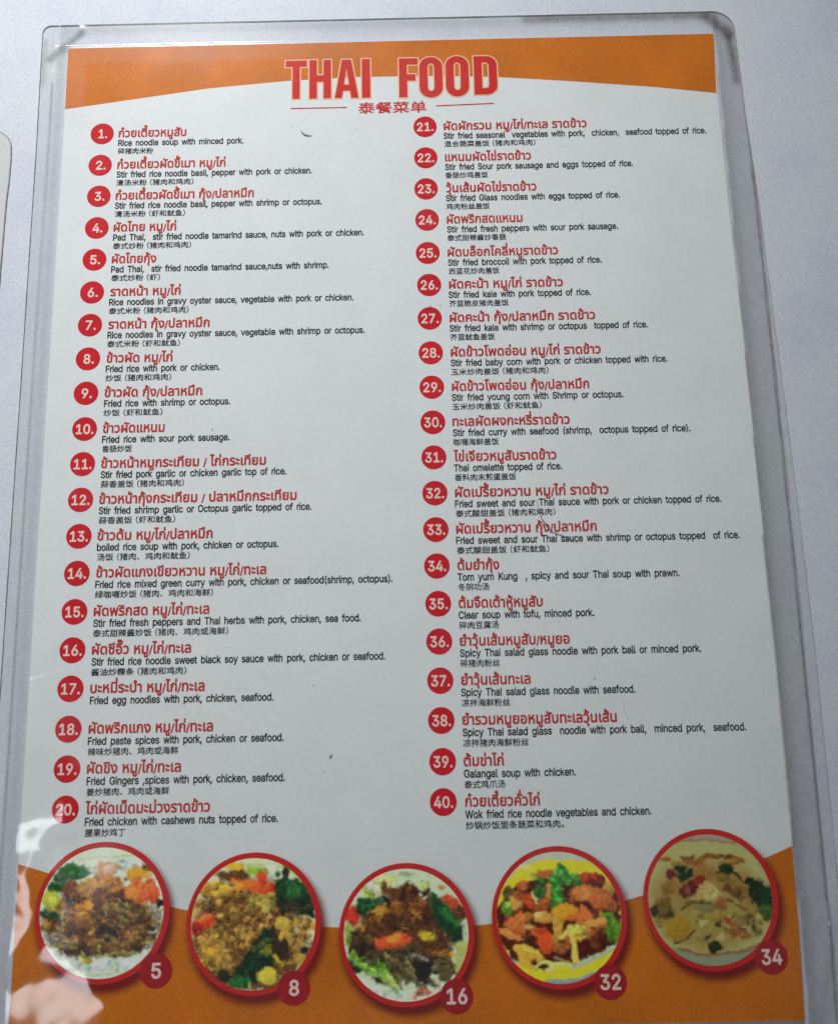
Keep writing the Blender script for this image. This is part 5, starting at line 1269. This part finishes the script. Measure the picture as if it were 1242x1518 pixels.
def film_height(x, y):
    x = np.asarray(x, float)
    y = np.asarray(y, float)
    base = 0.16 + 0.10 * (smooth2(x, y, 3) + 0.5 * smooth2(x, y, 4, 7, 8, 25)) + 0.06
    dl = np.clip(-x, 0, None)
    dr = np.clip(x - 210.8, 0, None)
    dt = np.clip(y, 0, None)
    db = np.clip(-297 - y, 0, None)
    drop = np.maximum(np.maximum(sstep(dl / 4.6), sstep(dr / 8.0)), np.maximum(sstep(dt / 1.7), sstep(db / 6.0)))
    h = base * (1 - drop) + (TABLE_Z + 0.30) * drop
    # the pressed seam where the pouch closes
    h = h + 0.22 * np.exp(-((x - CL + 0.3 * np.sin(y / 23)) / 0.55) ** 2) + 0.30 * np.exp(-((x - (CRR + 0.8 * np.sin(-y / 95))) / 0.6) ** 2)
    h = h + crumple(x, y) * 1.0
    # the unsupported border of the pouch is finely wrinkled
    wr = np.sin(x * 1.9 + 1.7 * np.sin(y * 0.31)) * np.sin(y * 0.83 + 1.1 * np.sin(x * 0.9)) + 0.6 * np.sin(x * 3.1 + y * 0.6 + 2 * np.sin(y * 0.17))
    h = h + 0.022 * wr * np.clip(np.maximum(sstep(dl / 4.6), sstep(dr / 8.0)) * 2, 0, 1) * np.clip((-y - 6) / 6, 0, 1)
    # small fold across the lower right corner
    for (ax, ay, bx, by, hh, ww) in ((204, -299, 214, -286, .5, 1.3), (211, -303, 221, -268, .8, 1.6), (196, -298, 201, -290, .4, .9),
                                     (-2.6, -236, -1.6, -297, .42, 1.3), (-3.4, -100, -2.9, -160, .16, 1.0), (-6, -4, 3, 8, .10, 1.5), (-9, -14, -6, -8, .3, .8), (0, -203, 24, -196, .12, 1.0)):
        dx, dy = bx - ax, by - ay
        L2 = dx * dx + dy * dy
        t = np.clip(((x - ax) * dx + (y - ay) * dy) / L2, 0, 1)
        d2 = (x - ax - t * dx) ** 2 + (y - ay - t * dy) ** 2
        h = h + hh * np.exp(-d2 / ww ** 2)
    return h


FZ = film_height(FXg, FYg)
low = FYg[:, 0] < -212          # the crumples are bent plastic, not cut glass: round their creases
sub = FZ[low][:, :110].copy()
for _ in range(7):
    for ax in (0, 1):
        q = (np.roll(sub, 1, ax) + 2 * sub + np.roll(sub, -1, ax)) / 4
        if ax == 0:
            sub[1:-1] = q[1:-1]
        else:
            sub[:, 1:-1] = q[:, 1:-1]
rows_ = np.where(low)[0]
FZ[rows_[0]:rows_[-1] + 1, 1:109] = sub[:, 1:109]
vs = np.stack([FXg, FYg, FZ], -1).reshape(-1, 3)
idx = np.arange(NXF * NYF).reshape(NYF, NXF)
fs = np.stack([idx[1:, :-1], idx[1:, 1:], idx[:-1, 1:], idx[:-1, :-1]], -1).reshape(-1, 4)
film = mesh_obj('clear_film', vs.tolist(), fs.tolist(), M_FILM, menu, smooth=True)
x, y = FXg, FYg
out_l, out_r, out_t, out_b = np.clip(-x, 0, 99), np.clip(x - 210.8, 0, 99), np.clip(y, 0, 99), np.clip(-297 - y, 0, 99)
border = np.clip((out_l > 0.1) * 1.0 + (out_r > 0.1) + (out_t > 0.1) + (out_b > 0.1), 0, 1)
dirt_shade = 0.01 * border  # grime on the film, together with painted shading beside the paper
dirt_shade += 0.20 * np.exp(-((x - 211.2) / 2.4) ** 2) * (x > 210.9) * np.clip(0.5 + -y / 260, 0, 1)  # soft shadow of the paper's edge, painted into the film colour
dirt_shade += 0.13 * ((x > 210.9) & (x < CRR + 0.8 * np.sin(-y / 95)))  # greyed film and the strip's shading, painted in as one grey
dirt_shade += 0.45 * np.exp(-((x - (CRR - 0.5 + 0.8 * np.sin(-y / 95))) / 0.35) ** 2)
dirt_shade += 0.10 * np.exp(-((x + 2.4) / 1.7) ** 2) * (x < 0)  # soft shading of the film's left slope, painted as grey
dirt_shade += 0.30 * np.exp(-((x - CL + 0.2) / 0.3) ** 2) * (np.clip(-y, 0, 300) > 12)
# grey smudge bands round the two upper corners and along the top
def seg(ax, ay, bx, by):
    dx, dy = bx - ax, by - ay
    t = np.clip(((x - ax) * dx + (y - ay) * dy) / (dx * dx + dy * dy), 0, 1)
    return np.hypot(x - ax - t * dx, y - ay - t * dy)
dirt_shade += 0.36 * np.exp(-(seg(-6.5, -3, 3.5, 6.5) / 1.2) ** 2)
dirt_shade += 0.16 * np.exp(-(seg(-8.3, 4, -8.3, -12) / 0.8) ** 2)
dirt_shade += 0.32 * np.exp(-(seg(150, 8.2, 209, 8.6) / 1.6) ** 2) + 0.46 * np.exp(-(seg(209, 8.0, 215.5, 1.5) / 2.0) ** 2) + 0.40 * np.exp(-(seg(215.5, 1.5, 217, -16) / 1.4) ** 2)
dirt_shade += 0.12 * np.exp(-(seg(0, 7.5, 210, 7.5) / 2.0) ** 2)
haze = 0.006 + 0.03 * np.clip(smooth2(x, y, 21, 8, 12, 60) * 1.5, 0, 1)
haze += 0.055 * ((x > 0) & (y < 0)) * np.clip(np.maximum(sstep((7.0 - x) / 2.0) * (y > -34) * sstep((y + 34) / 8), sstep((7.0 + y) / 2.0) * sstep((120 - x) / 60)), 0, 1)
haze += 0.10 * border * np.clip(0.5 + 1.6 * smooth2(x, y, 31, 9, 5, 26), 0, 1)
for nm, arr in (('dirt_shade', dirt_shade), ('haze', haze)):
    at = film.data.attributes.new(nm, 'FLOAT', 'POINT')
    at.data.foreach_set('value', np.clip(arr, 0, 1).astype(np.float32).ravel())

# the grimy cut edge of the film, a thin raised lip round the pouch
RIM = [i for i in range(NYF) if i % 4 == 0 or i < 40 or i >= NYF - 40]
ring = [(L[i], yy[i]) for i in RIM] + [(x_, FY0) for x_ in np.linspace(L[-1], R_[-1], 60)[1:-1]] + \
       [(R_[i], yy[i]) for i in RIM[::-1]] + [(x_, FY1) for x_ in np.linspace(R_[0], L[0], 60)[1:-1]]
v, f = [], []
nr = len(ring)
for i, (a, b) in enumerate(ring):
    p, q = ring[i - 1], ring[(i + 1) % nr]
    dx, dy = q[0] - p[0], q[1] - p[1]
    l = math.hypot(dx, dy) or 1
    nx, ny = dy / l, -dx / l
    w = 0.07 * (0.5 + 0.9 * abs(math.sin(i * 0.37) * math.sin(i * 1.3 + 2)))
    z0 = float(film_height(a, b))
    v += [(a - nx * w, b - ny * w, z0 + 0.03), (a + nx * w, b + ny * w, z0 + 0.03), (a + nx * w, b + ny * w, TABLE_Z + 0.02)]
for i in range(nr):
    j = (i + 1) % nr
    f += [(3 * i, 3 * j, 3 * j + 1, 3 * i + 1), (3 * i + 1, 3 * j + 1, 3 * j + 2, 3 * i + 2)]
mesh_obj('film_edge', v, f, M_GREYEDGE, menu)

# ------------------------------------------------------------------ pen marks and scuffs on the film
def on_film(x_, y_):
    return float(film_height(x_, y_))


o = stroke('pen_mark', PEN, 0.24, 0.03, M_PEN, menu, zf=on_film)
o['label'] = 'curved blue pen line across the word sauce of number 33'
o = stroke('pen_mark', PEN_FAINT, 0.2, 0.03, M_PENF, menu, zf=on_film)
o['label'] = 'short faded blue pen line below number 37'
for pts, w in SPECKS:
    stroke('scuff_mark', pts, w * 0.75, 0.03, M_SPECK, menu, zf=on_film)

# ------------------------------------------------------------------ the neighbouring laminated sheet at the left
s2 = empty('laminated_sheet', 'rounded corner of another pale laminated sheet, cut off by the left edge of the picture', 'laminated sheet')
pts = [(-150, 0)] + [] if False else None
edge = [p for p in SHEET2]
body = [(-120, edge[0][1] + 4)] + edge + [(edge[-1][0] - 6, -230), (-120, -230)]
cx_ = sum(p[0] for p in body) / len(body)
flip = area2(body) < 0
if flip:
    body = body[::-1]
nb = len(body)
v = [(a, b, TABLE_Z + 0.30) for a, b in body] + [(a, b, TABLE_Z + 0.05) for a, b in body]
ts = [tuple(t) for t in tessellate_polygon([[Vector((a, b, 0)) for a, b in body]])]
f = []
for t in ts:
    p = [body[i] for i in t]
    sgn = (p[1][0] - p[0][0]) * (p[2][1] - p[0][1]) - (p[2][0] - p[0][0]) * (p[1][1] - p[0][1])
    f.append(t if sgn > 0 else t[::-1])
f += [(i, i + nb, (i + 1) % nb + nb, (i + 1) % nb) for i in range(nb)]
mesh_obj('sheet_body', v, f, M_SHEET2, s2)
stroke('sheet_edge', edge, 0.34, TABLE_Z + 0.33, M_GREYEDGE, s2, taper=False)
